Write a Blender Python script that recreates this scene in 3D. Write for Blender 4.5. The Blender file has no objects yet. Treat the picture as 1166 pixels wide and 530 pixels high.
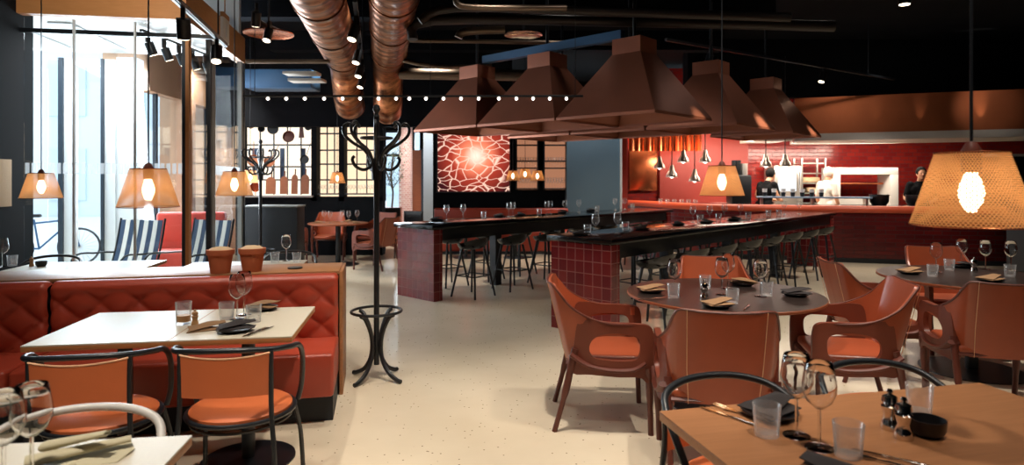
import bpy, bmesh, math, random
from mathutils import Vector, Matrix
random.seed(7)
sc = bpy.context.scene
C = sc.collection
PI = math.pi
R = math.radians
F, CX, HZ, EYE = 720.0, 583.0, 205.0, 1.5          # focal length in px of the 1166x530 frame, horizon row, eye height

def W(px, py, z):                                   # measured spot on a horizontal surface at height z
    d = F * (EYE - z) / (py - HZ)
    return Vector(((px - CX) / F * d, d, z))
def D(px, py, d):                                   # measured spot at depth d
    return Vector(((px - CX) / F * d, d, EYE + (HZ - py) / F * d))

# ------------------------------------------------------------------ materials
def lin(c):
    return tuple(((v / 255) / 12.92 if v / 255 <= .04045 else ((v / 255 + .055) / 1.055) ** 2.4) for v in c)
class NT:
    def __init__(s, name):
        s.m = bpy.data.materials.new(name); s.m.use_nodes = True
        s.t = s.m.node_tree; s.b = s.t.nodes['Principled BSDF']; s.out = s.t.nodes['Material Output']
    def n(s, kind, **k):
        nd = s.t.nodes.new(kind)
        for a, v in k.items():
            if a.startswith('i_'): nd.inputs[a[2:].replace('_', ' ')].default_value = v
            else: setattr(nd, a, v)
        return nd
    def l(s, a, b): s.t.links.new(a, b)
def mat(name, col, rough=.5, metal=0., var=0., vscale=6., bump=0., bscale=60., emit=None, estr=0., spec=None, coat=0., alpha=None, trans=0.):
    n = NT(name); b = n.b
    c = lin(col) + (1,)
    b.inputs['Base Color'].default_value = c
    b.inputs['Roughness'].default_value = rough
    b.inputs['Metallic'].default_value = metal
    if spec is not None: b.inputs['Specular IOR Level'].default_value = spec
    if coat: b.inputs['Coat Weight'].default_value = coat; b.inputs['Coat Roughness'].default_value = .15
    tc = n.n('ShaderNodeTexCoord')
    if var:
        nz = n.n('ShaderNodeTexNoise'); nz.inputs['Scale'].default_value = vscale; nz.inputs['Detail'].default_value = 5
        n.l(tc.outputs['Object'], nz.inputs['Vector'])
        mx = n.n('ShaderNodeMix', data_type='RGBA')
        mx.inputs[6].default_value = tuple(v * (1 - var) for v in c[:3]) + (1,)
        mx.inputs[7].default_value = tuple(min(1, v * (1 + var)) for v in c[:3]) + (1,)
        n.l(nz.outputs['Fac'], mx.inputs[0]); n.l(mx.outputs[2], b.inputs['Base Color'])
    if bump:
        nz2 = n.n('ShaderNodeTexNoise'); nz2.inputs['Scale'].default_value = bscale; nz2.inputs['Detail'].default_value = 3
        n.l(tc.outputs['Object'], nz2.inputs['Vector'])
        bp = n.n('ShaderNodeBump'); bp.inputs['Strength'].default_value = bump; bp.inputs['Distance'].default_value = .004
        n.l(nz2.outputs['Fac'], bp.inputs['Height']); n.l(bp.outputs['Normal'], b.inputs['Normal'])
    if emit is not None:
        b.inputs['Emission Color'].default_value = lin(emit) + (1,)
        b.inputs['Emission Strength'].default_value = estr
    if trans: b.inputs['Transmission Weight'].default_value = trans
    return n.m
def wood(name, c1, c2, rough=.4, scale=(1.2, 14, 14)):
    n = NT(name); tc = n.n('ShaderNodeTexCoord'); mp = n.n('ShaderNodeMapping'); mp.inputs['Scale'].default_value = scale
    nz = n.n('ShaderNodeTexNoise'); nz.inputs['Scale'].default_value = 4; nz.inputs['Detail'].default_value = 6; nz.inputs['Distortion'].default_value = .6
    mx = n.n('ShaderNodeMix', data_type='RGBA'); mx.inputs[6].default_value = lin(c1) + (1,); mx.inputs[7].default_value = lin(c2) + (1,)
    n.l(tc.outputs['Object'], mp.inputs['Vector']); n.l(mp.outputs['Vector'], nz.inputs['Vector']); n.l(nz.outputs['Fac'], mx.inputs[0])
    n.l(mx.outputs[2], n.b.inputs['Base Color']); n.b.inputs['Roughness'].default_value = rough
    return n.m
def brick(name, c1, c2, mortar, w, h, rough=.15, offset=.5, msize=.006, bump=.5):
    n = NT(name); tc = n.n('ShaderNodeTexCoord'); sp = n.n('ShaderNodeSeparateXYZ'); ad = n.n('ShaderNodeMath', operation='ADD'); cb = n.n('ShaderNodeCombineXYZ')
    n.l(tc.outputs['Object'], sp.inputs[0]); n.l(sp.outputs[0], ad.inputs[0]); n.l(sp.outputs[1], ad.inputs[1])
    n.l(ad.outputs[0], cb.inputs[0]); n.l(sp.outputs[2], cb.inputs[1])
    br = n.n('ShaderNodeTexBrick'); br.offset = offset
    br.inputs['Scale'].default_value = 1; br.inputs['Brick Width'].default_value = w; br.inputs['Row Height'].default_value = h
    br.inputs['Mortar Size'].default_value = msize; br.inputs['Mortar Smooth'].default_value = .2
    br.inputs['Color1'].default_value = lin(c1) + (1,); br.inputs['Color2'].default_value = lin(c2) + (1,); br.inputs['Mortar'].default_value = lin(mortar) + (1,)
    n.l(cb.outputs[0], br.inputs['Vector'])
    n.l(br.outputs['Color'], n.b.inputs['Base Color'])
    rr = n.n('ShaderNodeMapRange'); rr.inputs['To Min'].default_value = rough; rr.inputs['To Max'].default_value = .8
    n.l(br.outputs['Fac'], rr.inputs['Value']); n.l(rr.outputs[0], n.b.inputs['Roughness'])
    iv = n.n('ShaderNodeMath', operation='SUBTRACT'); iv.inputs[0].default_value = 1; n.l(br.outputs['Fac'], iv.inputs[1])
    nz = n.n('ShaderNodeTexNoise'); nz.inputs['Scale'].default_value = 9; n.l(cb.outputs[0], nz.inputs['Vector'])
    ad2 = n.n('ShaderNodeMath', operation='MULTIPLY_ADD'); n.l(nz.outputs['Fac'], ad2.inputs[0]); ad2.inputs[1].default_value = .5; n.l(iv.outputs[0], ad2.inputs[2])
    bp = n.n('ShaderNodeBump'); bp.inputs['Strength'].default_value = bump; bp.inputs['Distance'].default_value = .006
    n.l(ad2.outputs[0], bp.inputs['Height']); n.l(bp.outputs['Normal'], n.b.inputs['Normal'])
    return n.m
def thin_glass(name, tint=(1, 1, 1), refl=1.0, rough=.0, base=.04, edge=0., power=4.):
    n = NT(name); n.t.nodes.remove(n.b)
    tr = n.n('ShaderNodeBsdfTransparent'); tr.inputs['Color'].default_value = tint + (1,)
    gl = n.n('ShaderNodeBsdfGlossy'); gl.inputs['Roughness'].default_value = rough; gl.inputs['Color'].default_value = (1, 1, 1, 1)
    lw = n.n('ShaderNodeLayerWeight'); lw.inputs['Blend'].default_value = .5
    pw = n.n('ShaderNodeMath', operation='POWER'); pw.inputs[1].default_value = power; n.l(lw.outputs['Facing'], pw.inputs[0])
    ma = n.n('ShaderNodeMath', operation='MULTIPLY_ADD', use_clamp=True); ma.inputs[1].default_value = refl; ma.inputs[2].default_value = base
    n.l(pw.outputs[0], ma.inputs[0])
    sh = gl
    if edge:                                          # white edge scatter; on drinking glasses it stands in for bright glints
        df = n.n('ShaderNodeBsdfDiffuse'); df.inputs[0].default_value = (.9, .9, .9, 1); tl = n.n('ShaderNodeBsdfTranslucent'); tl.inputs[0].default_value = (.9, .9, .9, 1)
        m0 = n.n('ShaderNodeMixShader'); m0.inputs[0].default_value = .5; n.l(df.outputs[0], m0.inputs[1]); n.l(tl.outputs[0], m0.inputs[2])
        m1 = n.n('ShaderNodeMixShader'); m1.inputs[0].default_value = edge; n.l(gl.outputs[0], m1.inputs[1]); n.l(m0.outputs[0], m1.inputs[2]); sh = m1
    mx = n.n('ShaderNodeMixShader'); n.l(ma.outputs[0], mx.inputs[0]); n.l(tr.outputs[0], mx.inputs[1]); n.l(sh.outputs[0], mx.inputs[2])
    n.l(mx.outputs[0], n.out.inputs['Surface'])
    return n.m
def emis(name, col, s, sample=False):
    n = NT(name); n.t.nodes.remove(n.b)
    e = n.n('ShaderNodeEmission'); e.inputs['Color'].default_value = lin(col) + (1,); e.inputs['Strength'].default_value = s
    n.l(e.outputs[0], n.out.inputs['Surface'])
    if not sample: n.m.cycles.emission_sampling = 'NONE'
    return n.m
def terrazzo():
    n = NT('terrazzo'); tc = n.n('ShaderNodeTexCoord')
    v = n.n('ShaderNodeTexVoronoi'); v.inputs['Scale'].default_value = 26; n.l(tc.outputs['Object'], v.inputs['Vector'])
    cr = n.n('ShaderNodeValToRGB'); n.l(v.outputs['Distance'], cr.inputs[0])
    cr.color_ramp.elements[0].position = .10; cr.color_ramp.elements[0].color = (1, 1, 1, 1); cr.color_ramp.elements[1].position = .16; cr.color_ramp.elements[1].color = (0, 0, 0, 1)
    sp = n.n('ShaderNodeSeparateColor'); n.l(v.outputs['Color'], sp.inputs[0])
    gt = n.n('ShaderNodeMath', operation='GREATER_THAN'); gt.inputs[1].default_value = .62; n.l(sp.outputs[0], gt.inputs[0])
    mu = n.n('ShaderNodeMath', operation='MULTIPLY'); n.l(cr.outputs[0], mu.inputs[0]); n.l(gt.outputs[0], mu.inputs[1])
    nz = n.n('ShaderNodeTexNoise'); nz.inputs['Scale'].default_value = 1.5; nz.inputs['Detail'].default_value = 8; n.l(tc.outputs['Object'], nz.inputs['Vector'])
    m1 = n.n('ShaderNodeMix', data_type='RGBA'); m1.inputs[6].default_value = lin((200, 184, 158)) + (1,); m1.inputs[7].default_value = lin((232, 218, 194)) + (1,)
    n.l(nz.outputs['Fac'], m1.inputs[0])
    m2 = n.n('ShaderNodeMix', data_type='RGBA'); m2.inputs[7].default_value = lin((105, 84, 62)) + (1,)
    n.l(mu.outputs[0], m2.inputs[0]); n.l(m1.outputs[2], m2.inputs[6]); n.l(m2.outputs[2], n.b.inputs['Base Color'])
    n.b.inputs['Roughness'].default_value = .22
    return n.m
def shade_mat(name, cols, rows, hole, c1, c2):
    n = NT(name); uv = n.n('ShaderNodeUVMap'); mp = n.n('ShaderNodeMapping'); mp.inputs['Scale'].default_value = (cols, rows, 1)
    n.l(uv.outputs[0], mp.inputs[0]); sx = n.n('ShaderNodeSeparateXYZ'); n.l(mp.outputs[0], sx.inputs[0])
    fl = n.n('ShaderNodeMath', operation='FLOOR'); n.l(sx.outputs[1], fl.inputs[0])
    hf = n.n('ShaderNodeMath', operation='MULTIPLY_ADD'); hf.inputs[1].default_value = .5; n.l(fl.outputs[0], hf.inputs[0]); n.l(sx.outputs[0], hf.inputs[2])
    fx = n.n('ShaderNodeMath', operation='FRACT'); n.l(hf.outputs[0], fx.inputs[0]); fy = n.n('ShaderNodeMath', operation='FRACT'); n.l(sx.outputs[1], fy.inputs[0])
    cb = n.n('ShaderNodeCombineXYZ'); n.l(fx.outputs[0], cb.inputs[0]); n.l(fy.outputs[0], cb.inputs[1])
    ds = n.n('ShaderNodeVectorMath', operation='DISTANCE'); ds.inputs[1].default_value = (.5, .5, 0); n.l(cb.outputs[0], ds.inputs[0])
    lt = n.n('ShaderNodeMath', operation='LESS_THAN'); lt.inputs[1].default_value = hole; n.l(ds.outputs['Value'], lt.inputs[0])
    n.t.nodes.remove(n.b)
    df = n.n('ShaderNodeBsdfDiffuse'); df.inputs[0].default_value = lin(c1) + (1,)
    tl = n.n('ShaderNodeBsdfTranslucent'); tl.inputs[0].default_value = lin(c2) + (1,)
    m1 = n.n('ShaderNodeMixShader'); m1.inputs[0].default_value = .55; n.l(df.outputs[0], m1.inputs[1]); n.l(tl.outputs[0], m1.inputs[2])
    tr = n.n('ShaderNodeBsdfTransparent'); m2 = n.n('ShaderNodeMixShader')
    n.l(lt.outputs[0], m2.inputs[0]); n.l(m1.outputs[0], m2.inputs[1]); n.l(tr.outputs[0], m2.inputs[2]); n.l(m2.outputs[0], n.out.inputs['Surface'])
    return n.m
def art_mat():
    n = NT('backlit art'); tc = n.n('ShaderNodeTexCoord'); mp = n.n('ShaderNodeMapping'); mp.inputs['Scale'].default_value = (5.6, 1, 10); mp.inputs['Rotation'].default_value = (0, R(38), 0)
    nz = n.n('ShaderNodeTexNoise'); nz.inputs['Scale'].default_value = 1.6; n.l(tc.outputs['Object'], nz.inputs['Vector'])
    mx0 = n.n('ShaderNodeMix', data_type='VECTOR'); mx0.inputs[0].default_value = .30
    n.l(tc.outputs['Object'], mx0.inputs[4]); n.l(nz.outputs['Color'], mx0.inputs[5]); n.l(mx0.outputs[1], mp.inputs[0])
    v = n.n('ShaderNodeTexVoronoi', feature='DISTANCE_TO_EDGE'); v.inputs['Scale'].default_value = 1.0; n.l(mp.outputs[0], v.inputs['Vector'])
    cr = n.n('ShaderNodeValToRGB'); n.l(v.outputs['Distance'], cr.inputs[0])
    e = cr.color_ramp.elements; e[0].position = .0; e[0].color = (1, 1, 1, 1); e[1].position = .06; e[1].color = (0, 0, 0, 1)
    ln = n.n('ShaderNodeVectorMath', operation='DISTANCE'); ln.inputs[1].default_value = (.05, 0, .12); n.l(tc.outputs['Object'], ln.inputs[0])
    g = n.n('ShaderNodeMapRange'); g.inputs['From Min'].default_value = .0; g.inputs['From Max'].default_value = .95; g.inputs['To Min'].default_value = 1; g.inputs['To Max'].default_value = 0
    n.l(ln.outputs['Value'], g.inputs['Value'])
    bg = n.n('ShaderNodeValToRGB'); n.l(g.outputs[0], bg.inputs[0]); b = bg.color_ramp.elements
    b[0].position = 0; b[0].color = (.035, .006, .008, 1); b[1].position = .45; b[1].color = (.33, .035, .02, 1); q = b.new(.72); q.color = (.85, .22, .12, 1); q = b.new(.98); q.color = (1, .80, .66, 1)
    m = n.n('ShaderNodeMix', data_type='RGBA'); n.l(cr.outputs[0], m.inputs[0]); n.l(bg.outputs[0], m.inputs[6]); m.inputs[7].default_value = (1, .62, .48, 1)
    n.t.nodes.remove(n.b); em = n.n('ShaderNodeEmission'); em.inputs['Strength'].default_value = 1.15
    n.l(m.outputs[2], em.inputs['Color']); n.l(em.outputs[0], n.out.inputs['Surface'])
    return n.m
def duct_mat():
    n = NT('copper duct'); tc = n.n('ShaderNodeTexCoord'); nz = n.n('ShaderNodeTexNoise'); nz.inputs['Scale'].default_value = 5; nz.inputs['Detail'].default_value = 9; nz.inputs['Roughness'].default_value = .7
    mp = n.n('ShaderNodeMapping'); mp.inputs['Scale'].default_value = (.6, 2.2, .6)
    n.l(tc.outputs['Object'], mp.inputs[0]); n.l(mp.outputs[0], nz.inputs['Vector'])
    mx = n.n('ShaderNodeMix', data_type='RGBA'); mx.inputs[6].default_value = lin((62, 36, 26)) + (1,); mx.inputs[7].default_value = lin((206, 136, 92)) + (1,)
    mr = n.n('ShaderNodeMapRange'); mr.inputs['From Min'].default_value = .36; mr.inputs['From Max'].default_value = .66; n.l(nz.outputs['Fac'], mr.inputs['Value'])
    n.l(mr.outputs[0], mx.inputs[0]); n.l(mx.outputs[2], n.b.inputs['Base Color']); n.b.inputs['Metallic'].default_value = .8; n.b.inputs['Roughness'].default_value = .32
    wv = n.n('ShaderNodeTexWave', bands_direction='Y'); wv.inputs['Scale'].default_value = 1.1; wv.inputs['Distortion'].default_value = 2.5
    n.l(tc.outputs['Object'], wv.inputs['Vector']); bp = n.n('ShaderNodeBump'); bp.inputs['Strength'].default_value = .35; bp.inputs['Distance'].default_value = .03
    n.l(wv.outputs['Fac'], bp.inputs['Height']); n.l(bp.outputs[0], n.b.inputs['Normal'])
    return n.m

M = {}
M['floor'] = terrazzo()
M['leather'] = mat('cognac leather', (160, 76, 46), .36, var=.18, vscale=5, bump=.15, bscale=140)
M['leather_dark'] = mat('brown leather', (92, 42, 30), .45, var=.15, bump=.1, bscale=140)
M['leather_side'] = mat('saddle leather', (112, 52, 34), .45, var=.15, bump=.1, bscale=140)
M['stitch'] = mat('pale thread', (226, 176, 136), .6)
M['red_leather'] = mat('red leather', (164, 62, 42), .38, var=.10, vscale=3, bump=.08, bscale=200)
M['orange_leather'] = mat('orange leather', (192, 100, 56), .45, var=.1, bump=.1, bscale=150)
M['rail_leather'] = mat('bright orange red leather', (222, 92, 58), .4)
M['black'] = mat('black metal', (20, 23, 28), .38, var=.1)
M['black_gloss'] = mat('black lacquer', (16, 17, 20), .22)
M['charcoal'] = mat('charcoal paint', (26, 31, 38), .6, var=.12, vscale=2)
M['ceiling'] = mat('dark ceiling paint', (19, 22, 27), .9, var=.12, vscale=1.5, spec=.1)
M['wall_dark'] = mat('blue black paint', (7, 12, 17), .8, var=.1, vscale=1.5, spec=.12)
M['teal'] = mat('slate blue plaster', (74, 92, 102), .65, var=.12, vscale=1.2)
M['oak'] = wood('oiled oak', (182, 126, 84), (150, 98, 60), .42)
M['oak_edge'] = wood('oak edge', (190, 128, 76), (150, 96, 54), .5)
M['pale_top'] = mat('pale speckled top', (206, 196, 176), .4, var=.07, vscale=120)
M['dark_top'] = wood('smoked wood top', (46, 36, 32), (32, 25, 24), .3)
M['rim'] = wood('reddish rim', (158, 88, 54), (120, 62, 38), .4)
M['tile'] = brick('glazed burgundy tile', (122, 36, 36), (98, 28, 34), (138, 76, 70), .105, .118, .14, 0., .0045)
M['bar_brick'] = brick('dark red brick tile', (110, 30, 32), (88, 24, 28), (66, 22, 26), .24, .075, .22, .5, .006)
M['wall_brick'] = brick('red glazed wall tile', (164, 46, 38), (138, 36, 36), (96, 30, 34), .20, .09, .18, .5, .006)
M['slab'] = mat('polished black stone', (20, 21, 24), .12, var=.2, vscale=40)
M['bronze'] = mat('bronze sheet', (172, 108, 84), .40, .5, var=.14, vscale=3)
M['copper'] = mat('copper sheet', (190, 108, 70), .24, .9, var=.25, vscale=2.2)
M['duct'] = duct_mat()
M['lamp_metal'] = mat('satin chrome', (226, 204, 190), .28, .8)
M['canopy'] = mat('brushed copper', (196, 112, 74), .38, .9, var=.35, vscale=1.2)
M['steel'] = mat('brushed steel', (190, 186, 180), .3, .8, var=.08)
M['white_steel'] = mat('pale steel', (206, 202, 196), .35, .2)
M['chrome'] = mat('chrome', (220, 214, 208), .1, 1.)
M['white'] = mat('white paint', (232, 232, 230), .55)
M['frame_white'] = mat('white window frame', (212, 220, 226), .5)
M['frame_dark'] = mat('dark window frame', (30, 44, 58), .5)
M['frame_grey'] = mat('grey frame', (150, 152, 152), .45)
M['tan'] = wood('tan oak panel', (196, 140, 88), (176, 120, 70), .5, (1.5, 1.5, 9))
M['column_blue'] = mat('pale blue grey column', (216, 224, 230), .6, var=.05)
M['terracotta'] = mat('terracotta', (186, 104, 66), .8, var=.14, vscale=12, bump=.2, bscale=80)
M['soil'] = mat('pale crumbled filling', (206, 176, 140), .9, bump=.8, bscale=60)
M['glass'] = thin_glass('drinking glass', (.985, .985, .985), .9, .08, .11, .55, 2.2)
def real_glass():
    n = NT('clear glass'); n.t.nodes.remove(n.b); g = n.n('ShaderNodeBsdfGlass'); g.inputs['IOR'].default_value = 1.46; g.inputs['Roughness'].default_value = 0.; g.inputs['Color'].default_value = (.985, .985, .985, 1)
    n.l(g.outputs[0], n.out.inputs['Surface']); return n.m
M['glass_real'] = real_glass()
M['pane'] = thin_glass('window pane', (.96, .98, .985), .6, .0, .02)
M['frost'] = thin_glass('frosted band', (.92, .95, .97), .3, .5, .35, 1.)
M['napkin_dark'] = mat('dark linen', (44, 38, 38), .9, bump=.4, bscale=300)
M['napkin_tan'] = mat('tan linen', (140, 106, 74), .9, bump=.4, bscale=300)
M['napkin_grey'] = mat('grey green linen', (192, 182, 152), .9, bump=.4, bscale=300)
M['plate'] = mat('black stoneware', (30, 28, 30), .35)
M['wood_light'] = wood('pale turned wood', (206, 162, 112), (180, 132, 84), .5)
M['board'] = wood('cutting board wood', (172, 104, 58), (132, 74, 40), .5)
M['navy'] = mat('navy stripe', (44, 66, 94), .7)
M['cream'] = mat('cream stripe', (222, 222, 214), .7)
M['red_fabric'] = mat('red fabric', (178, 62, 50), .8, bump=.2, bscale=200)
M['skin'] = mat('skin', (206, 148, 116), .5)
M['hair'] = mat('dark hair', (10, 8, 8), .8, spec=.2, bump=.5, bscale=90)
M['shirt_black'] = mat('black cotton', (11, 11, 14), .9, spec=.15)
M['cloth_white'] = mat('white cotton', (222, 212, 202), .8)
M['eye'] = mat('eye', (20, 16, 16), .3)
M['lip'] = mat('lip', (160, 86, 78), .5)
M['leaf'] = mat('olive leaf', (84, 104, 72), .6, var=.3, vscale=9)
M['bark'] = mat('bark', (92, 76, 64), .9)
M['blue_steel'] = mat('blue painted steel', (44, 88, 128), .5)
M['pipe'] = mat('galvanised pipe', (112, 96, 82), .35, .6, var=.15)
M['pipe_dark'] = mat('dark pipe', (46, 40, 38), .5, .3)
M['ext_ground'] = mat('outside paving', (196, 200, 204), .8)
M['ext_wall'] = mat('outside facade', (196, 206, 214), .8, var=.06)
M['ext_glass'] = mat('outside window', (186, 204, 216), .3)
M['bulb'] = emis('bulb glow', (255, 224, 178), 9.)
M['spotlens'] = emis('spot lens', (255, 232, 200), 7.)
M['dot'] = emis('small bulb', (255, 240, 222), 6.)
M['lightbox'] = emis('backlit glass', (255, 240, 216), 1.25, True)
M['lightbox2'] = emis('backlit glass warm', (255, 222, 186), 1.05, True)
M['shelf_glow'] = emis('lit shelf back', (232, 160, 122), .42, True)
M['screen'] = emis('oven window', (240, 246, 250), 1.0)
M['art'] = art_mat()
M['shade'] = shade_mat('perforated copper shade', 84, 34, .34, (206, 134, 84), (255, 196, 136))
M['brown_wall'] = mat('warm brown wall', (186, 150, 122), .7, var=.25, vscale=1.5)
M['red_wall'] = mat('red painted wall', (150, 46, 36), .45, var=.12, vscale=1.2)
M['terracotta_pot'] = mat('rusty planter', (150, 82, 58), .7)

# ------------------------------------------------------------------ mesh helpers
def BM(): return bmesh.new()
def box(bm, c, s, bev=0., rz=0., mtx=None, seg=2):
    m = Matrix.Translation(Vector(c)) @ Matrix.Rotation(rz, 4, 'Z') @ Matrix.Diagonal((s[0], s[1], s[2], 1))
    if mtx is not None: m = mtx @ m
    r = bmesh.ops.create_cube(bm, size=1, matrix=m)
    if bev:
        es = list({e for v in r['verts'] for e in v.link_edges})
        bmesh.ops.bevel(bm, geom=es, offset=bev, segments=seg, affect='EDGES', profile=.5)
    return bm
def tube(bm, pts, r, seg=8, closed=False, cap=True, flat=1.):
    pts = [Vector(p) for p in pts]; n = len(pts)
    rs = [r] * n if not hasattr(r, '__len__') else list(r)
    tang = []
    for i in range(n):
        a = pts[(i - 1) % n] if (closed or i > 0) else pts[i]; b = pts[(i + 1) % n] if (closed or i < n - 1) else pts[i]
        t = (b - a); tang.append(t.normalized() if t.length > 1e-9 else Vector((0, 0, 1)))
    up = Vector((0, 0, 1)) if abs(tang[0].z) < .9 else Vector((1, 0, 0))
    nrm = (up - tang[0] * up.dot(tang[0])).normalized(); rings = []
    for i in range(n):
        if i: nrm = (nrm - tang[i] * nrm.dot(tang[i])).normalized()
        bn = tang[i].cross(nrm)
        rings.append([bm.verts.new(pts[i] + rs[i] * (math.cos(2 * PI * k / seg) * nrm * flat + math.sin(2 * PI * k / seg) * bn)) for k in range(seg)])
    for i in range(n if closed else n - 1):
        A, B = rings[i], rings[(i + 1) % n]
        for k in range(seg): bm.faces.new((A[k], A[(k + 1) % seg], B[(k + 1) % seg], B[k]))
    if cap and not closed: bm.faces.new(rings[0][::-1]); bm.faces.new(rings[-1])
    return bm
def spline(pts, n=6, closed=False):
    P = [Vector(p) for p in pts]; out = []; N = len(P)
    for i in range(N if closed else N - 1):
        g = (lambda j: P[j % N]) if closed else (lambda j: P[max(0, min(N - 1, j))])
        p0, p1, p2, p3 = g(i - 1), g(i), g(i + 1), g(i + 2)
        for k in range(n):
            t = k / n
            out.append(.5 * ((2 * p1) + (p2 - p0) * t + (2 * p0 - 5 * p1 + 4 * p2 - p3) * t * t + (3 * p1 - p0 - 3 * p2 + p3) * t ** 3))
    if not closed: out.append(P[-1])
    return out
def ring(bm, c, r, tr, seg=28, ts=6, normal='Z'):
    pts = []
    for k in range(seg):
        a = 2 * PI * k / seg; x, y = r * math.cos(a), r * math.sin(a)
        pts.append(Vector(c) + (Vector((x, y, 0)) if normal == 'Z' else Vector((0, x, y)) if normal == 'X' else Vector((x, 0, y))))
    return tube(bm, pts, tr, ts, closed=True)
def lathe(bm, prof, seg=24, c=(0, 0, 0), cap0=True, cap1=True):
    uvl = bm.loops.layers.uv.verify(); c = Vector(c); rows = []
    for r, z in prof:
        rows.append([bm.verts.new(c + Vector((r * math.cos(2 * PI * k / seg), r * math.sin(2 * PI * k / seg), z))) for k in range(seg)])
    n = len(prof)
    for i in range(n - 1):
        for k in range(seg):
            f = bm.faces.new((rows[i][k], rows[i][(k + 1) % seg], rows[i + 1][(k + 1) % seg], rows[i + 1][k]))
            for lp, (u, v) in zip(f.loops, ((k, i), (k + 1, i), (k + 1, i + 1), (k, i + 1))): lp[uvl].uv = (u / seg, v / (n - 1))
    if cap0 and prof[0][0] > 1e-6: bm.faces.new(rows[0][::-1])
    if cap1 and prof[-1][0] > 1e-6: bm.faces.new(rows[-1])
    return bm
def grid(bm, rows, thick=0.):
    V = [[bm.verts.new(p) for p in r] for r in rows]; fs = []
    for i in range(len(V) - 1):
        for j in range(len(V[0]) - 1): fs.append(bm.faces.new((V[i][j], V[i][j + 1], V[i + 1][j + 1], V[i + 1][j])))
    if thick:
        bmesh.ops.recalc_face_normals(bm, faces=fs)
        bmesh.ops.solidify(bm, geom=fs, thickness=thick)
    return bm
def prism(bm, poly, z0, z1):
    a = [bm.verts.new((x, y, z0)) for x, y in poly]; b = [bm.verts.new((x, y, z1)) for x, y in poly]; n = len(poly)
    bm.faces.new(a[::-1]); bm.faces.new(b)
    for i in range(n): bm.faces.new((a[i], a[(i + 1) % n], b[(i + 1) % n], b[i]))
    return bm
def ball(bm, c, r, s=(1, 1, 1), sub=2):
    bmesh.ops.create_icosphere(bm, subdivisions=sub, radius=r, matrix=Matrix.Translation(Vector(c)) @ Matrix.Diagonal((s[0], s[1], s[2], 1)))
    return bm
def obj(name, bm, m, parent=None, loc=(0, 0, 0), rz=0., smooth=40, recalc=True):
    if recalc: bmesh.ops.recalc_face_normals(bm, faces=bm.faces[:])
    me = bpy.data.meshes.new(name); bm.to_mesh(me); bm.free()
    if smooth:
        me.polygons.foreach_set('use_smooth', [True] * len(me.polygons)); me.set_sharp_from_angle(angle=R(smooth))
    me.materials.append(M[m] if isinstance(m, str) else m)
    o = bpy.data.objects.new(name, me); C.objects.link(o)
    o.location = loc; o.rotation_euler = (0, 0, rz)
    if parent is not None: o.parent = parent
    return o
def tag(o, label, cat, group=None, kind=None):
    o['label'] = label; o['category'] = cat
    if group: o['group'] = group
    if kind: o['kind'] = kind
    return o
def thing(name, label, cat, loc=(0, 0, 0), rz=0., group=None):
    o = bpy.data.objects.new(name, None); C.objects.link(o); o.empty_display_size = .05
    o.location = loc; o.rotation_euler = (0, 0, rz)
    return tag(o, label, cat, group)
def struct(name, bm, m, loc=(0, 0, 0), rz=0., parent=None, smooth=30, sc_=1.):
    o = obj(name, bm, m, parent, loc, rz, smooth); o.scale = (sc_, sc_, sc_)
    if parent is None: o['kind'] = 'structure'
    return o
KIDS = {}
def dup(root, loc, rz, label, group=None, deep=True):
    r = root.copy(); C.objects.link(r); r.location = loc; r.rotation_euler = (0, 0, rz); r['label'] = label
    if group: r['group'] = group
    if deep:
        if root.name not in KIDS: KIDS[root.name] = [(ch, list(ch.children)) for ch in root.children]
        for ch, gs in KIDS[root.name]:
            c = ch.copy(); C.objects.link(c); c.parent = r
            for g in gs:
                d = g.copy(); C.objects.link(d); d.parent = c
    return r
ORD = ['first', 'second', 'third', 'fourth', 'fifth', 'sixth', 'seventh', 'eighth', 'ninth', 'tenth', 'eleventh', 'twelfth']
class Proto:                                          # first use moves the prototype itself, later uses copy it
    def __init__(s, root): s.root, s.used = root, False
    def put(s, loc, rz, label, group=None):
        if not s.used:
            s.used = True; s.root.location = loc; s.root.rotation_euler = (0, 0, rz); s.root['label'] = label
            if group: s.root['group'] = group
            return s.root
        r = dup(s.root, loc, rz, label, group)
        if not group and 'group' in r: del r['group']
        return r

TH = R(10); U = Vector((math.cos(TH), math.sin(TH), 0)); V = Vector((-math.sin(TH), math.cos(TH), 0))
AN = R(43); A = Vector((math.sin(AN), math.cos(AN), 0)); B = Vector((math.cos(AN), -math.sin(AN), 0))   # along / across the bars
BROT = -AN                                            # local x = across (B), local y = along (A)

# ------------------------------------------------------------------ camera, world, view
cam_d = bpy.data.cameras.new('camera'); cam = bpy.data.objects.new('camera', cam_d); C.objects.link(cam)
cam.location = (0, 0, EYE); cam.rotation_euler = (R(90), 0, 0)
cam_d.sensor_width = 36; cam_d.lens = F / 1166 * 36; cam_d.shift_y = -(265 - HZ) / 1166; cam_d.clip_end = 200
cam_d.dof.use_dof = True; cam_d.dof.focus_distance = 4.4; cam_d.dof.aperture_fstop = 2.8
sc.camera = cam
wd = bpy.data.worlds.new('world'); sc.world = wd; wd.use_nodes = True
wb = wd.node_tree.nodes['Background']; wb.inputs[0].default_value = (.80, .91, 1., 1); wb.inputs[1].default_value = 2.3
sc.view_settings.view_transform = 'Standard'; sc.view_settings.look = 'None'; sc.view_settings.gamma = 1; sc.view_settings.exposure = 0.35
sc.view_settings.use_curve_mapping = False
sc.cycles.use_denoising = True
sc.cycles.max_bounces = 10; sc.cycles.transparent_max_bounces = 24; sc.cycles.glossy_bounces = 4; sc.cycles.diffuse_bounces = 4
sc.cycles.caustics_reflective = False; sc.cycles.caustics_refractive = False; sc.cycles.sample_clamp_indirect = 4

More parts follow.
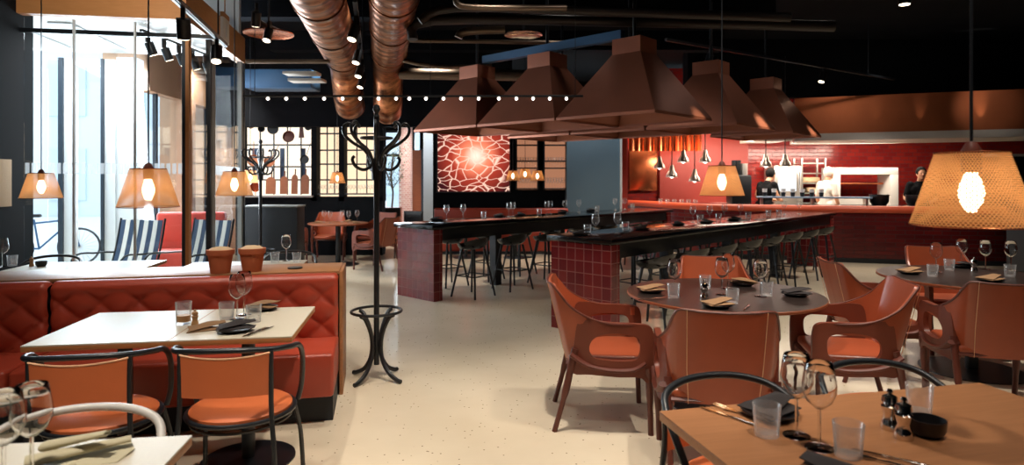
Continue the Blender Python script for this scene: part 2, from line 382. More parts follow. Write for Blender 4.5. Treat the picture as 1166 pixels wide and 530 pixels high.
def spot(name, loc, aim, watt, ang=60, blend=.6, col=(1, .80, .58), rad=.05):
    l = bpy.data.lights.new(name, 'SPOT'); l.energy = watt; l.spot_size = R(ang); l.spot_blend = blend; l.color = col; l.shadow_soft_size = rad
    o = bpy.data.objects.new(name, l); C.objects.link(o); o.location = loc
    o.rotation_euler = (Vector(aim) - Vector(loc)).to_track_quat('-Z', 'Y').to_euler(); return o
def point(name, loc, watt, col=(1, .74, .46), rad=.03):
    l = bpy.data.lights.new(name, 'POINT'); l.energy = watt; l.color = col; l.shadow_soft_size = rad
    o = bpy.data.objects.new(name, l); C.objects.link(o); o.location = loc; return o
def area(name, loc, aim, watt, sx, sy, col):
    l = bpy.data.lights.new(name, 'AREA'); l.shape = 'RECTANGLE'; l.size = sx; l.size_y = sy; l.energy = watt; l.color = col
    o = bpy.data.objects.new(name, l); C.objects.link(o); o.location = loc
    o.rotation_euler = (Vector(aim) - Vector(loc)).to_track_quat('-Z', 'Y').to_euler(); return o

# ================================================================== THE SETTING
bm = BM(); box(bm, (3, 7.5, -.05), (20, 23, .1)); struct('floor', bm, 'floor', smooth=0)
bm = BM(); box(bm, (3, 7.5, 4.35), (20, 23, .1)); struct('ceiling', bm, 'ceiling', smooth=0)
bm = BM(); box(bm, (3, -3.05, 2.15), (20, .1, 4.3)); struct('wall_front', bm, 'wall_dark', smooth=0)
bm = BM(); box(bm, (12.55, 7.5, 2.15), (.1, 21, 4.3)); struct('wall_right', bm, 'wall_dark', smooth=0)
# left wall ends in the dark pier that closes the picture on the left
LS = 1.1
CORNER = Vector((-3.40, 6.6, 0))                     # front right corner of the glazed entrance lobby
PIER = CORNER - U * 1.44 * LS
bm = BM(); box(bm, (-.16, -4.0, 2.15), (.32, 8.4, 4.3)); struct('wall_left', bm, 'wall_dark', loc=PIER + V * .1, rz=TH, smooth=0)
# lobby: front and side glazing, roof fascia, white soffit
LD = 2.2                                             # lobby depth
def on(o, a, b, z=0): return o + U * a + V * b + Vector((0, 0, z))
lob = CORNER
bm = BM(); box(bm, (-1.7, .05, 3.05), (3.4, .1, .33)); struct('trim_1', bm, 'tan', loc=lob, rz=TH, smooth=0, sc_=LS)
bm = BM(); box(bm, (-.05, LD / 2 + .1, 3.05), (.1, LD + .2 - .2, .33)); struct('trim_2', bm, 'tan', loc=lob, rz=TH, smooth=0, sc_=LS)
bm = BM(); box(bm, (-1.5, 1.15, 3.0), (2.8, 2.0, .12)); struct('trim_3', bm, 'white', loc=lob, rz=TH, smooth=0, sc_=LS)
bm = BM()
for x in (-1.95, -1.35): box(bm, (x, 1.2, 2.932), (.22, 1.3, .012))
struct('trim_4', bm, 'column_blue', loc=lob, rz=TH, smooth=0, sc_=LS)
# wall above the lobby
bm = BM(); box(bm, (-1.6, LD + .05, 3.54), (3.1, .1, .72)); struct('wall_lobby_top', bm, 'column_blue', loc=lob, rz=TH, smooth=0, sc_=LS)
w1 = BM(); box(w1, (-.72, .03, 1.43), (1.34, .012, 2.84)); w1 = struct('window_1', w1, 'pane', loc=lob, rz=TH, smooth=0, sc_=LS)
bm = BM(); box(bm, (-.03, .05, 1.43), (.035, .05, 2.86)); struct('mullion', bm, 'frame_dark', w1 and (0, 0, 0), parent=w1)
bm = BM(); box(bm, (.0, .06, 1.43), (.03, .08, 2.86)); struct('post', bm, 'tan', parent=w1)
bm = BM(); box(bm, (-.7, .08, 2.745), (1.9, .035, .04)); struct('rail', bm, 'black', parent=w1)
bm = BM(); box(bm, (-.46, .035, 1.43), (.014, .03, 2.84)); box(bm, (-.98, .035, 1.43), (.014, .03, 2.84)); struct('joint', bm, 'frame_white', parent=w1)
bm = BM()
for k in range(26): box(bm, (-1.36 + k * .052, .02, 1.47), (.034, .004, .10))
struct('frosted_band', bm, 'frost', parent=w1)
w2 = BM(); box(w2, (-.0, 1.15, 1.43), (.012, 1.9, 2.84)); w2 = struct('window_2', w2, 'pane', loc=lob, rz=TH, smooth=0, sc_=LS)
bm = BM(); box(bm, (0, .72, 1.43), (.05, .05, 2.86)); box(bm, (0, 2.14, 1.43), (.06, .06, 2.86)); struct('mullion', bm, 'black', parent=w2)
bm = BM(); box(bm, (0, .81, 1.43), (.055, .10, 2.86)); box(bm, (0, 2.05, 1.43), (.05, .08, 2.86)); struct('post', bm, 'frame_grey', parent=w2)
bm = BM()
for k in range(24): box(bm, (.01, .9 + k * .046, 1.47), (.004, .03, .10))
struct('frosted_band', bm, 'frost', parent=w2)
# outside facade: left side and back of the lobby
w3 = BM(); box(w3, (-2.75, 1.2, 1.43), (.012, 1.9, 2.84)); w3 = struct('window_3', w3, 'pane', loc=lob, rz=TH, smooth=0, sc_=LS)
bm = BM()
for y in (.5, 1.12, 1.75): box(bm, (-2.72, y, 1.43), (.06, .07, 2.86))
struct('mullion', bm, 'frame_dark', parent=w3)
bm = BM(); box(bm, (-2.72, 1.2, 2.80), (.08, 2.0, .10)); box(bm, (-2.72, .86, 1.43), (.08, .10, 2.8)); struct('frame', bm, 'frame_grey', parent=w3)
def fx(px, b=LD):                                     # local u of a measured column on the lobby's back line
    s = (px - CX) / F; o = lob + V * b * LS
    return (o.x - s * o.y) / (s * U.y - U.x) / LS
xs = [fx(p) for p in (70, 75, 87, 118, 121, 133, 156)]
w4 = BM(); box(w4, ((xs[0] + xs[5]) / 2, LD, 1.43), (xs[5] - xs[0] + .3, .012, 2.84)); w4 = struct('window_4', w4, 'pane', loc=lob, rz=TH, smooth=0, sc_=LS)
bm = BM()
for a, b in ((xs[1], xs[2]), (xs[4], xs[5])): box(bm, ((a + b) / 2, LD, 1.43), (b - a, .09, 2.86))
box(bm, ((xs[2] + xs[4]) / 2, LD, .08), (xs[4] - xs[2], .08, .16)); box(bm, ((xs[2] + xs[4]) / 2, LD, 2.82), (xs[4] - xs[2], .08, .08))
struct('frame', bm, 'frame_white', parent=w4)
bm = BM(); box(bm, ((xs[0] + xs[1]) / 2, LD - .06, 1.43), (xs[1] - xs[0], .05, 2.86)); box(bm, ((xs[3] + xs[4]) / 2, LD - .06, 1.43), (xs[4] - xs[3], .05, 2.86)); struct('mullion', bm, 'frame_dark', parent=w4)
bm = BM(); box(bm, ((xs[5] + xs[6]) / 2, LD + .1, 1.45), (xs[6] - xs[5], .22, 2.9)); struct('trim_5', bm, 'column_blue', loc=lob, rz=TH, smooth=0, sc_=LS)
# exterior wall running back from the lobby, with windows
EX = on(lob, xs[6] * LS - .35, LD * LS + .25)
bm = BM(); box(bm, (-.1, 4.6, .35), (.2, 9.2, .7)); box(bm, (-.1, 4.6, 3.6), (.2, 9.2, 1.4))
for k in range(5): box(bm, (-.1, .3 + k * 2.15, 1.8), (.2, .6, 2.3))
struct('wall_left_back', bm, 'brown_wall', loc=EX, rz=TH * .55, smooth=0)
for k in range(4):
    bm = BM(); box(bm, (-.1, 1.375 + k * 2.15, 1.8), (.012, 1.55, 2.2)); w = struct('window_%d' % (5 + k), bm, 'pane', loc=EX, rz=TH * .55, smooth=0)
    bm = BM(); box(bm, (-.1, 1.375 + k * 2.15, 1.8), (.06, .06, 2.2)); struct('mullion', bm, 'frame_dark', parent=w)
# interior wall seen through the lobby
bm = BM(); box(bm, (-5.9, 13.0, 1.6), (2.6, .15, 3.2)); struct('wall_back_left', bm, 'brown_wall', smooth=0)
# back wall with the display window, opening, art wall
YB = 12.7
def X(px, y=YB): return (px - CX) / F * y
def Z(py, y=YB): return EYE + (HZ - py) / F * y
bm = BM()
x0, x1 = X(272), X(437)
box(bm, ((x0 + x1) / 2, YB, Z(224) / 2), (x1 - x0, .3, Z(224)))                      # wainscot
box(bm, ((x0 + x1) / 2, YB, Z(122)), (x1 - x0, .3, Z(113) - Z(133) + .1))            # lintel
for p0, p1 in ((272, 279), (357, 363), (388, 394), (428, 438)): box(bm, (X((p0 + p1) / 2), YB, Z(180)), (X(p1) - X(p0), .3, Z(128) - Z(226)))
struct('wall_back', bm, 'wall_dark', smooth=0)
for i, (p0, p1, m) in enumerate(((279, 357, 'lightbox'), (363, 388, 'lightbox2'), (394, 428, 'lightbox2'))):
    bm = BM(); box(bm, (X((p0 + p1) / 2), YB + .12, Z(177)), (X(p1) - X(p0) + .02, .02, Z(130) - Z(224))); w = struct('window_%d' % (9 + i), bm, m, smooth=0)
    bm = BM(); nx = 5 if i == 0 else 3
    for k in range(1, nx): box(bm, (X(p0 + (p1 - p0) * k / nx), YB + .08, Z(177)), (.02, .03, Z(132) - Z(222)))
    for py in ((143, 165, 190, 205) if i == 0 else (135, 152, 171, 187, 205)): box(bm, (X((p0 + p1) / 2), YB + .08, Z(py)), (X(p1) - X(p0), .035, .03))
    struct('window_bars', bm, 'frame_dark', parent=w)
bm = BM(); box(bm, (X(318), YB - .19, Z(223.5)), (X(360) - X(276), .12, .035)); struct('trim_6', bm, 'frame_grey', smooth=0)
# dark blue panels behind the utensils
bm = BM()
for p0, p1 in ((285, 292), (317, 322), (342, 346)): box(bm, (X((p0 + p1) / 2), YB + .1, Z(190)), (X(p1) - X(p0), .02, .75))
struct('trim_7', bm, 'navy', smooth=0)
# far entrance seen through the opening
YE = 18.0
def XE(px): return X(px, YE)
def ZE(py): return Z(py, YE)
bm = BM(); box(bm, (0, YE + .1, 3.6), (11, .2, 1.4)); box(bm, (XE(408), YE + .1, 1.5), (XE(436) - XE(380), .2, 3)); box(bm, (XE(530), YE + .1, 1.5), (XE(590) - XE(486), .2, 3)); struct('wall_far', bm, 'wall_dark', smooth=0)
bm = BM(); box(bm, (XE(461), YE + .1, 1.45), (XE(486) - XE(436), .012, 2.9)); w = struct('window_12', bm, 'pane', smooth=0)
bm = BM()
for p in (437, 470, 484): box(bm, (XE(p), YE + .05, 1.45), (.10, .08, 2.9))
for z in (.1, 2.2, 2.88): box(bm, (XE(461), YE + .05, z), (XE(486) - XE(436), .08, .08))
struct('frame', bm, 'frame_dark', parent=w)
bm = BM(); box(bm, (XE(479), YE - 1.0, 1.15), (.42, .06, 2.3)); d1 = struct('door_1', bm, 'rim', smooth=0)  # reddish wood colour stands in for a reflection on the panel
bm = BM(); box(bm, (XE(471.5), YE - 1.04, 1.15), (.06, .1, 2.35)); box(bm, (XE(487), YE - 1.04, 1.15), (.06, .1, 2.35)); struct('door_frame', bm, 'frame_dark', parent=d1)
bm = BM(); box(bm, (X(489, 14.5), 14.5, 1.7), (.24, .3, 3.4)); struct('wall_opening_side', bm, 'column_blue', smooth=0)
# art wall
YA = 13.5
bm = BM(); box(bm, ((X(493, YA) + X(648, YA)) / 2, YA + .15, 1.7), (X(648, YA) - X(493, YA), .3, 3.4)); struct('wall_art', bm, 'wall_dark', smooth=0)
bm = BM(); box(bm, ((X(645, 13.2) + X(706, 13.2)) / 2, 13.35, 1.6), (X(706, 13.2) - X(645, 13.2), .3, 3.2), .01); struct('wall_slate', bm, 'teal', smooth=0)
bm = BM(); box(bm, (X(707, 13.15), 13.3, 1.6), (.035, .4, 3.2)); struct('trim_8', bm, 'white_steel', smooth=0)
bm = BM(); box(bm, (X(712, 13.3), 13.5, 1.6), (.12, .3, 3.2)); struct('trim_9', bm, 'red_wall', smooth=0)
# kitchen walls
YK = 15.3
bm = BM(); box(bm, ((X(705, YK) + 12.5) / 2, YK + .1, 2.1), (12.5 - X(705, YK), .2, 4.2)); struct('wall_kitchen', bm, 'wall_brick', smooth=0)
bm = BM(); box(bm, (X(733, YK - .2), YK - .1, Z(193, YK)), (X(749, YK) - X(717, YK), .1, Z(168, YK) - Z(217, YK)), .03); struct('trim_10', bm, 'copper')
bm = BM(); box(bm, (X(800, YK), YK - .06, 1.3), (X(852, YK) - X(752, YK), .1, 2.6)); struct('trim_11', bm, 'red_wall', smooth=0)
bm = BM()
rows = []
for z in (Z(172, 14.4), Z(146, 14.4)):
    rows.append([Vector((X(716, 14.4) + k * .018, 14.4 + .05 * math.sin(k * .9) + .02 * math.sin(k * .37), z)) for k in range(94)])
grid(bm, rows, .01); struct('trim_12', bm, 'copper')
# bulkhead and ceiling beams
bm = BM()
for y in (5.2, 7.6, 9.6, 12.0): box(bm, (-.3, y, 4.12), (8.5, .28, .36))
struct('trim_13', bm, 'ceiling', smooth=0)
bm = BM(); box(bm, (8.0, 12.75, 3.72), (9, .3, 1.16)); struct('wall_bulkhead', bm, 'ceiling', rz=0, smooth=0)
bm = BM(); box(bm, (-3.0, 12.55, 3.45), (6.0, .2, 1.8)); struct('wall_back_upper', bm, 'ceiling', smooth=0)
bm = BM(); box(bm, (D(1160, 280, 8.6).x + .45, 8.6, .58), (1.0, .3, 1.16)); struct('wall_divider', bm, 'charcoal', smooth=0)
# outside
bm = BM(); box(bm, (-14, 16, -.12), (16, 60, .1)); box(bm, (0, 40, -.12), (12, 42, .1)); struct('ground_outside', bm, 'ext_ground', smooth=0)

# ================================================================== ENTRANCE: bench, chairs, tables on the left
BTH = R(12)
SEATO = Vector((-1.09, 3.87, 0))                      # front right floor corner of the banquette; local x along U, y along V
bq = thing('banquette', 'long red leather banquette with diamond quilted back and wooden ledge', 'bench', SEATO, BTH)
BL = 2.75
bm = BM(); box(bm, (-BL / 2, .33, .085), (BL - .02, .50, .17)); box(bm, (-BL / 2, .78, .42), (BL - .02, .34, .84)); box(bm, (-BL / 2, 1.3, .09), (BL - .02, .4, .18)); obj('base', bm, 'charcoal', bq)
for a, b in ((0, -1.75), (-1.76, -BL)):
    bm = BM(); box(bm, ((a + b) / 2, .265, .30), (a - b - .004, .53, .265), .022, seg=3); obj('seat_cushion', bm, 'red_leather', bq)
    bm = BM(); nx = int((a - b) / .0145); rows = []
    for i in range(nx + 1):
        x = a - .003 - (a - b - .006) * i / nx; row = []
        e = min(1, min(x - b, a - x) / .03 + .0); e = math.sqrt(max(0, 1 - (1 - e) ** 2))
        for j in range(46):
            t = j / 45
            if t < .72:                               # quilted face
                z = .41 + t / .72 * .40
                p, q = x / .225 + z / .205, x / .225 - z / .205
                h = (abs(math.sin(PI * p)) * abs(math.sin(PI * q))) ** .30
                fade = min(1, (.80 - z) / .05) if z > .75 else 1
                y = .50 - .036 * h * fade - .045 * e + (1 - fade) * -.03 + .02
            else:                                     # roll over the top
                k = (t - .72) / .28 * PI * .62
                y = .50 - .045 * e - .03 + .02 + .06 * (1 - math.cos(k)); z = .81 + .05 * math.sin(k) * e
            row.append(Vector((x, y, z)))
        rows.append(row)
    grid(bm, rows); obj('quilted_back', bm, 'red_leather', bq, smooth=60)
bm = BM(); box(bm, (-BL / 2, .79, .852), (BL, .46, .025), .004); obj('ledge', bm, 'oak', bq)
bm = BM(); box(bm, (.012, .79, .43), (.024, .48, .86), .003); obj('end_panel', bm, 'oak', bq)
bm = BM(); box(bm, (-BL / 2, 1.3, .30), (BL - .02, .52, .25), .022); box(bm, (-BL / 2, 1.0, .62), (BL - .02, .1, .44), .03); obj('rear_seat', bm, 'orange_leather', bq)

def square_table(name, label, cat, corner_right_back, L, depth, rz, topmat, edgemat, posts, seam=None):
    # corner_right_back: world position of the back right corner of the top; local x along the length
    t = thing(name, label, cat, (corner_right_back.x, corner_right_back.y, 0), rz)
    bm = BM(); box(bm, (-L / 2, -depth / 2, .737), (L, depth, .006)); obj('tabletop', bm, topmat, t)
    bm = BM(); box(bm, (-L / 2, -depth / 2, .722), (L, depth, .024), .002)
    obj('edge', bm, edgemat, t)
    if seam is not None:
        bm = BM(); box(bm, (seam, -depth / 2, .7405), (.004, depth, .001)); obj('seam', bm, 'oak_edge', t)
    for x in posts:
        bm = BM(); tube(bm, [(x, -depth / 2, .012), (x, -depth / 2, .712)], .035, 12); obj('pedestal', bm, 'black', t)
        bm = BM(); lathe(bm, [(.0, .0), (.24, .0), (.24, .008), (.05, .02), (.0, .02)], 32, (x, -depth / 2, 0)); obj('base_plate', bm, 'black', t)
    return t
P = W(358.8, 349.2, .74)
tabL = square_table('restaurant_table', 'long pale table with wooden edges in front of the quilted banquette', 'table', P, 1.19, .735, TH - R(1.2), 'pale_top', 'oak_edge', (-.29, -.9), -.56)
P = W(219, 496, .74)
square_table('restaurant_table', 'pale table corner at lower left with folded napkins and two goblets', 'table', P, 1.2, .72, TH - R(3), 'pale_top', 'oak_edge', (-.98,))
P = W(1115, 436, .74)
square_table('restaurant_table', 'bare oiled oak table at lower right with pepper mills and glasses', 'table', P, 1.30, .78, R(13), 'oak', 'oak_edge', (-.35, -.95))
# far side of the banquette
for i, (px, lab) in enumerate(((255, 'pale table behind the banquette, right end under the wine glass'), (95, 'pale table behind the banquette, left part before the windows'))):
    P = D(px + 95, 250, 6.0)
    square_table('restaurant_table', lab, 'table', P, 1.0 if i == 0 else 1.1, .62, TH, 'pale_top', 'oak_edge', (-.5,))

# ---- bistro chair with leather sling
def make_bistro():
    t = thing('bistro_chair', 'x', 'chair')
    bm = BM(); lathe(bm, [(0, .435), (.20, .435), (.222, .447), (.222, .458), (.20, .472), (.10, .470), (0, .466)], 32); obj('seat', bm, 'orange_leather', t)
    bm = BM(); ring(bm, (0, 0, .440), .232, .011, 36, 8); ring(bm, (0, 0, .405), .215, .007, 36, 6); obj('seat_ring', bm, 'black', t)
    h = [(.230, .10, .44), (.248, .10, .52), (.262, .05, .66), (.262, -.03, .735), (.248, -.13, .755), (.20, -.205, .765), (.11, -.245, .772), (0, -.255, .774)]
    h = h + [(-x, y, z) for x, y, z in h[-2::-1]]
    bm = BM(); tube(bm, spline(h, 6), .0125, 10); obj('back_hoop', bm, 'black', t)
    rows = []
    for i in range(17):
        s = -1 + i / 8; row = []
        for j in range(7):
            q = j / 6; sag = .016 * (1 - s * s)
            row.append(Vector((.185 * s * (1 - .04 * (1 - q)), -.232 - .028 * (1 - s * s) - .004 * q, .575 + q * (.183 - sag))))
        rows.append(row)
    bm = BM(); grid(bm, rows, .006); br = obj('backrest', bm, 'orange_leather', t)
    bm = BM(); tube(bm, [r[-1] for r in rows], .004, 5); obj('piping', bm, 'stitch', br)
    for s in (-1, 1):
        bm = BM(); tube(bm, spline([(.215 * s, -.275, .0), (.205 * s, -.245, .30), (.188 * s, -.228, .50), (.186 * s, -.228, .765)], 5), .011, 8); obj('leg', bm, 'black', t)
        bm = BM(); tube(bm, spline([(.235 * s, .215, .0), (.225 * s, .19, .25), (.20 * s, .14, .43)], 5), .011, 8); obj('leg', bm, 'black', t)
    return t
bis = Proto(make_bistro())
G_B = 'sling back bistro chairs along the banquette table'
bis.put((-1.83, 2.83, 0), TH + R(2), 'orange sling back bistro chair, left one at the pale banquette table', G_B)
bis.put((-1.252, 2.93, 0), TH - R(3), 'orange sling back bistro chair, right one at the pale banquette table', G_B)
# ---- the open hooped variant around the near tables
def make_hoop(metal):
    t = thing('bistro_chair', 'x', 'chair')
    bm = BM(); lathe(bm, [(0, .435), (.20, .435), (.222, .447), (.222, .458), (.20, .472), (.10, .470), (0, .466)], 32); obj('seat', bm, 'orange_leather', t)
    bm = BM(); ring(bm, (0, 0, .440), .232, .011, 36, 8); obj('seat_ring', bm, 'black', t)
    h = [(.235, .06, .44), (.258, .05, .54), (.268, -.01, .635), (.255, -.09, .69), (.215, -.165, .728), (.12, -.215, .750), (0, -.232, .756)]
    h = h + [(-x, y, z) for x, y, z in h[-2::-1]]
    bm = BM(); tube(bm, spline(h, 7), .0135, 10); obj('back_hoop', bm, metal, t)
    rows = []
    for i in range(17):
        s = -1 + i / 8
        rows.append([Vector((.185 * s, -.215 - .025 * (1 - s * s), .50 + q * (.125))) for q in (0, .25, .5, .75, 1)])
    bm = BM(); grid(bm, rows, .007); obj('backrest', bm, 'orange_leather', t)
    for s in (-1, 1):
        bm = BM(); tube(bm, spline([(.215 * s, -.275, .0), (.205 * s, -.245, .30), (.190 * s, -.222, .50), (.186 * s, -.222, .625)], 5), .011, 8); obj('leg', bm, 'black', t)
        bm = BM(); tube(bm, spline([(.235 * s, .215, .0), (.225 * s, .19, .25), (.20 * s, .14, .43)], 5), .011, 8); obj('leg', bm, 'black', t)
    return t
hoop_lit = Proto(make_hoop('white_steel')); hoop = Proto(make_hoop('black'))  # pale steel stands in for light on the lower left hoop
hoop_lit.put((D(92, 400, 1.95).x, 1.84, 0), PI + TH, 'bistro chair with curved hoop coloured pale as if lit behind the lower left table')
hoop.put((D(838, 400, 2.28).x, 2.18, 0), PI + R(16), 'black hooped bistro chair behind left half of the oak table')
hoop.put((D(1012, 400, 2.45).x, 2.36, 0), PI + R(12), 'black hooped bistro chair behind right half of the oak table')
hoop.put((D(328, 300, 6.35).x, 6.35, 0), PI + TH, 'black hooped bistro chair at far side of table, right behind the wine glass')
hoop.put((D(52, 300, 5.98).x, 5.98, 0), PI + TH, 'black hooped bistro chair at far left behind the banquette')

# ---- leather armchair
def make_armchair():
    t = thing('armchair', 'x', 'armchair')
    kx = [0, .12, .205, .232, .262, .290, .300, .300, .288]
    ky = [-.255, -.247, -.225, -.205, -.165, -.09, .0, .12, .225]
    kt = [.862, .866, .870, .835, .745, .685, .655, .648, .640]
    kb = [.385, .385, .385, .42, .50, .565, .585, .590, .590]
    wl = [1, 1, 1, .95, .7, .35, .1, 0, 0]
    ctl = [Vector((x, y, 0)) for x, y in zip(kx, ky)]
    pa = spline(ctl, 5); aux = spline([(a, b, c) for a, b, c in zip(kt, kb, wl)], 5)
    half = list(zip(pa, aux)); full = [(Vector((-p.x, p.y, 0)), a) for p, a in half[:0:-1]] + half
    rows = []; NJ = 9
    for p, a in full:
        row = []
        for j in range(NJ):
            z = a.y + (a.x - a.y) * j / (NJ - 1); lean = -(z - .42) * .24 * a.z
            flare = 1 + .05 * a.z * max(0, (z - .5)) / .36
            row.append(Vector((p.x * flare * (1 - .10 * a.z * max(0, .55 - z) / .17 * .6), p.y + lean, z)))
        rows.append(row)
    bm = BM(); grid(bm, rows, .022); sh = obj('backrest', bm, 'leather', t, smooth=60)
    bm = BM(); tube(bm, [r[-1] + Vector((0, 0, .002)) for r in rows], .0075, 6); obj('piping', bm, 'leather_dark', sh)
    m = len(rows) // 2
    for k in (-8, 8):
        for dy in (-.013, .013):
            bm = BM(); tube(bm, [r + Vector((0, dy, 0)) for r in rows[m + k]], .0022, 5); obj('stitching', bm, 'stitch', sh)
    bm = BM(); box(bm, (0, .0, .425), (.50, .47, .06), .026, seg=3); obj('seat', bm, 'leather', t)
    bm = BM()
    for s in (-1, 1):
        tube(bm, spline([(.275 * s, -.22, .47), (.285 * s, -.12, .41), (.290 * s, .02, .385), (.288 * s, .14, .39), (.285 * s, .215, .43)], 5), .036, 10, flat=.42)
    tube(bm, [(-.27, .215, .385), (.27, .215, .385)], .03, 8, flat=.5); tube(bm, [(-.25, -.215, .40), (.25, -.215, .40)], .03, 8, flat=.5)
    obj('seat_frame', bm, 'leather_dark', t)
    for s in (-1, 1):
        outer = [p.xy for p in spline([(.262, .34, 0), (.268, .48, 0), (.262, .60, 0), (.235, .648, 0), (.15, .658, 0), (.0, .662, 0), (-.10, .675, 0), (-.175, .66, 0), (-.20, .52, 0), (-.215, .42, 0), (-.20, .35, 0), (-.10, .355, 0), (.06, .345, 0), (.18, .345, 0), (.225, .315, 0)], 4, True)]
        inner = [p.xy for p in spline([(.185, .50, 0), (.175, .572, 0), (.10, .598, 0), (.0, .598, 0), (-.075, .575, 0), (-.11, .52, 0), (-.09, .46, 0), (.0, .442, 0), (.10, .440, 0), (.165, .452, 0)], 4, True)]
        bm = BM(); ed = []
        for lp in (outer, inner):
            vs = [bm.verts.new((0, p.x, p.y)) for p in lp]; ed += [bm.edges.new((vs[i], vs[(i + 1) % len(vs)])) for i in range(len(vs))]
        bmesh.ops.triangle_fill(bm, edges=ed, use_beauty=True)
        ex = bmesh.ops.extrude_face_region(bm, geom=bm.faces[:])
        bmesh.ops.translate(bm, verts=[v for v in ex['geom'] if isinstance(v, bmesh.types.BMVert)], vec=(.034, 0, 0))
        for v in bm.verts: v.co.x += -.017 + s * (.287 - .03 * max(0, -.08 - v.co.y) / .1)
        obj('side_panel', bm, 'leather_side', t)
        bm = BM(); tube(bm, spline([(.287 * s, .235, .40), (.282 * s, .24, .28), (.272 * s, .25, .0)], 5), [.028] * 3 + [.022] * 4 + [.017] * 4, 10); obj('leg', bm, 'leather_dark', t)
        bm = BM(); tube(bm, spline([(.262 * s, -.19, .50), (.262 * s, -.215, .40), (.26 * s, -.25, .24), (.255 * s, -.315, .0)], 5), [.024] * 6 + [.022] * 5 + [.016] * 5, 10); obj('leg', bm, 'leather_dark', t)
    return t
arm = Proto(make_armchair())
G1, G2, G3 = 'leather armchairs around the near round table', 'leather armchairs around the right round table', 'leather armchairs around the far round table'
arm.put((.585, 4.0, 0), R(-94), 'cognac leather armchair left of the near round table, seen from its side', G1)
arm.put((1.08, 3.36, 0), R(-9), 'cognac leather armchair before the near round table, back to the camera', G1)
arm.put((2.10, 3.98, 0), R(78), 'cognac leather armchair right of the near round table, stitched inner back lit', G1)
arm.put((1.60, 4.86, 0), R(176), 'cognac leather armchair behind the near round table, only its back showing', G1)
arm.put((2.80, 4.90, 0), R(-96), 'brown leather armchair left of the right hand round table', G2)
arm.put((3.12, 4.16, 0), R(-14), 'dark brown leather armchair before the right hand round table, cut by picture edge', G2)
arm.put((3.90, 5.62, 0), R(172), 'orange leather armchair behind the right hand round table', G2)
arm.put((-3.85, 10.95, 0), R(-80), 'small distant leather armchair left of the far round table', G3)
arm.put((-2.30, 10.70, 0), R(66), 'small distant leather armchair right of the far round table', G3)
arm.put((-3.45, 11.95, 0), R(190), 'small distant leather armchair behind the far round table, left one', G3)
arm.put((-2.55, 11.85, 0), R(150), 'small distant leather armchair behind the far round table, right one', G3)

def round_table(label, x, y, r, top='dark_top'):
    t = thing('round_table', label, 'table', (x, y, 0))
    bm = BM(); lathe(bm, [(0, .734), (r - .004, .734), (r - .004, .74), (0, .74)], 72); obj('tabletop', bm, top, t)
    bm = BM(); lathe(bm, [(0, .712), (r - .03, .712), (r, .722), (r, .736), (r - .004, .7385), (r - .004, .733), (0, .733)], 72); obj('rim', bm, 'rim', t)
    bm = BM(); tube(bm, [(0, 0, .015), (0, 0, .712)], .045, 16); obj('pedestal', bm, 'black', t)
    bm = BM(); lathe(bm, [(0, 0), (.36, 0), (.36, .008), (.06, .018), (0, .018)], 48); obj('base_plate', bm, 'black', t)
    return t
RT1, RT2, RT3 = Vector((1.42, 4.25, .74)), Vector((3.62, 4.98, .74)), Vector((-3.08, 11.2, .74))
round_table('dark round table with reddish rim in the right foreground', RT1.x, RT1.y, .635)
round_table('dark round table at right picture edge with four wine glasses', RT2.x, RT2.y, .655)
round_table('distant round table below the display window', RT3.x, RT3.y, .52, 'rim')

# ================================================================== BARS, STOOLS, HOODS
def make_bar(label, corner, L):
    # corner: floor corner front left; local x across (B), y along (A)
    t = thing('bar_counter', label, 'bar', corner, BROT); Wd = .73
    for y in (0, L - .16):
        bm = BM(); box(bm, (Wd / 2, y + .08, .44), (Wd, .14, .88)); obj('end_panel', bm, 'tile', t, smooth=0)
    bm = BM(); box(bm, (Wd / 2, L / 2, .915), (Wd + .06, L + .06, .05), .004); obj('countertop', bm, 'slab', t)
    bm = BM(); box(bm, (Wd / 2, L / 2, .815), (Wd - .04, L - .3, .14)); obj('apron', bm, 'black', t)
    n = 3
    for k in range(1, n + 1):
        bm = BM(); box(bm, (Wd / 2, L * k / (n + 1), .375), (.12, .12, .75)); obj('support_post', bm, 'black', t)
    return t
C1, L1 = Vector((.393, 6.43, 0)), 6.75
C2, L2 = Vector((-1.50, 8.24, 0)), 5.85
make_bar('long black topped bar on burgundy tile ends, nearer of two', C1, L1)
make_bar('long black topped bar on burgundy tile ends, farther of two', C2, L2)
def make_stool():
    t = thing('bar_stool', 'x', 'stool')
    prof = [(0, .600), (.10, .602), (.17, .625), (.205, .665), (.215, .70)]
    bm = BM(); rows = []
    for r, z in prof + [(.202, .70), (.192, .67), (.16, .638), (.10, .622), (.0, .618)]:
        rows.append([Vector((r * math.cos(2 * PI * k / 28), r * .95 * math.sin(2 * PI * k / 28), z + (.06 * max(0, -math.sin(2 * PI * k / 28)) - .03 * max(0, math.sin(2 * PI * k / 28))) * (r / .21) ** 2)) for k in range(29)])
    grid(bm, rows); bmesh.ops.remove_doubles(bm, verts=bm.verts[:], dist=.0006); obj('seat', bm, 'black_gloss', t)
    for sx in (-1, 1):
        for sy in (-1, 1):
            bm = BM(); tube(bm, [(.20 * sx, .20 * sy, 0), (.10 * sx, .10 * sy, .615)], [.013, .017], 8); obj('leg', bm, 'black', t)
    bm = BM(); q = .157
    tube(bm, [(-q, -q, .27), (q, -q, .27), (q, q, .27), (-q, q, .27)], .008, 6, closed=True); obj('footrest', bm, 'black', t)
    return t
stool = Proto(make_stool())
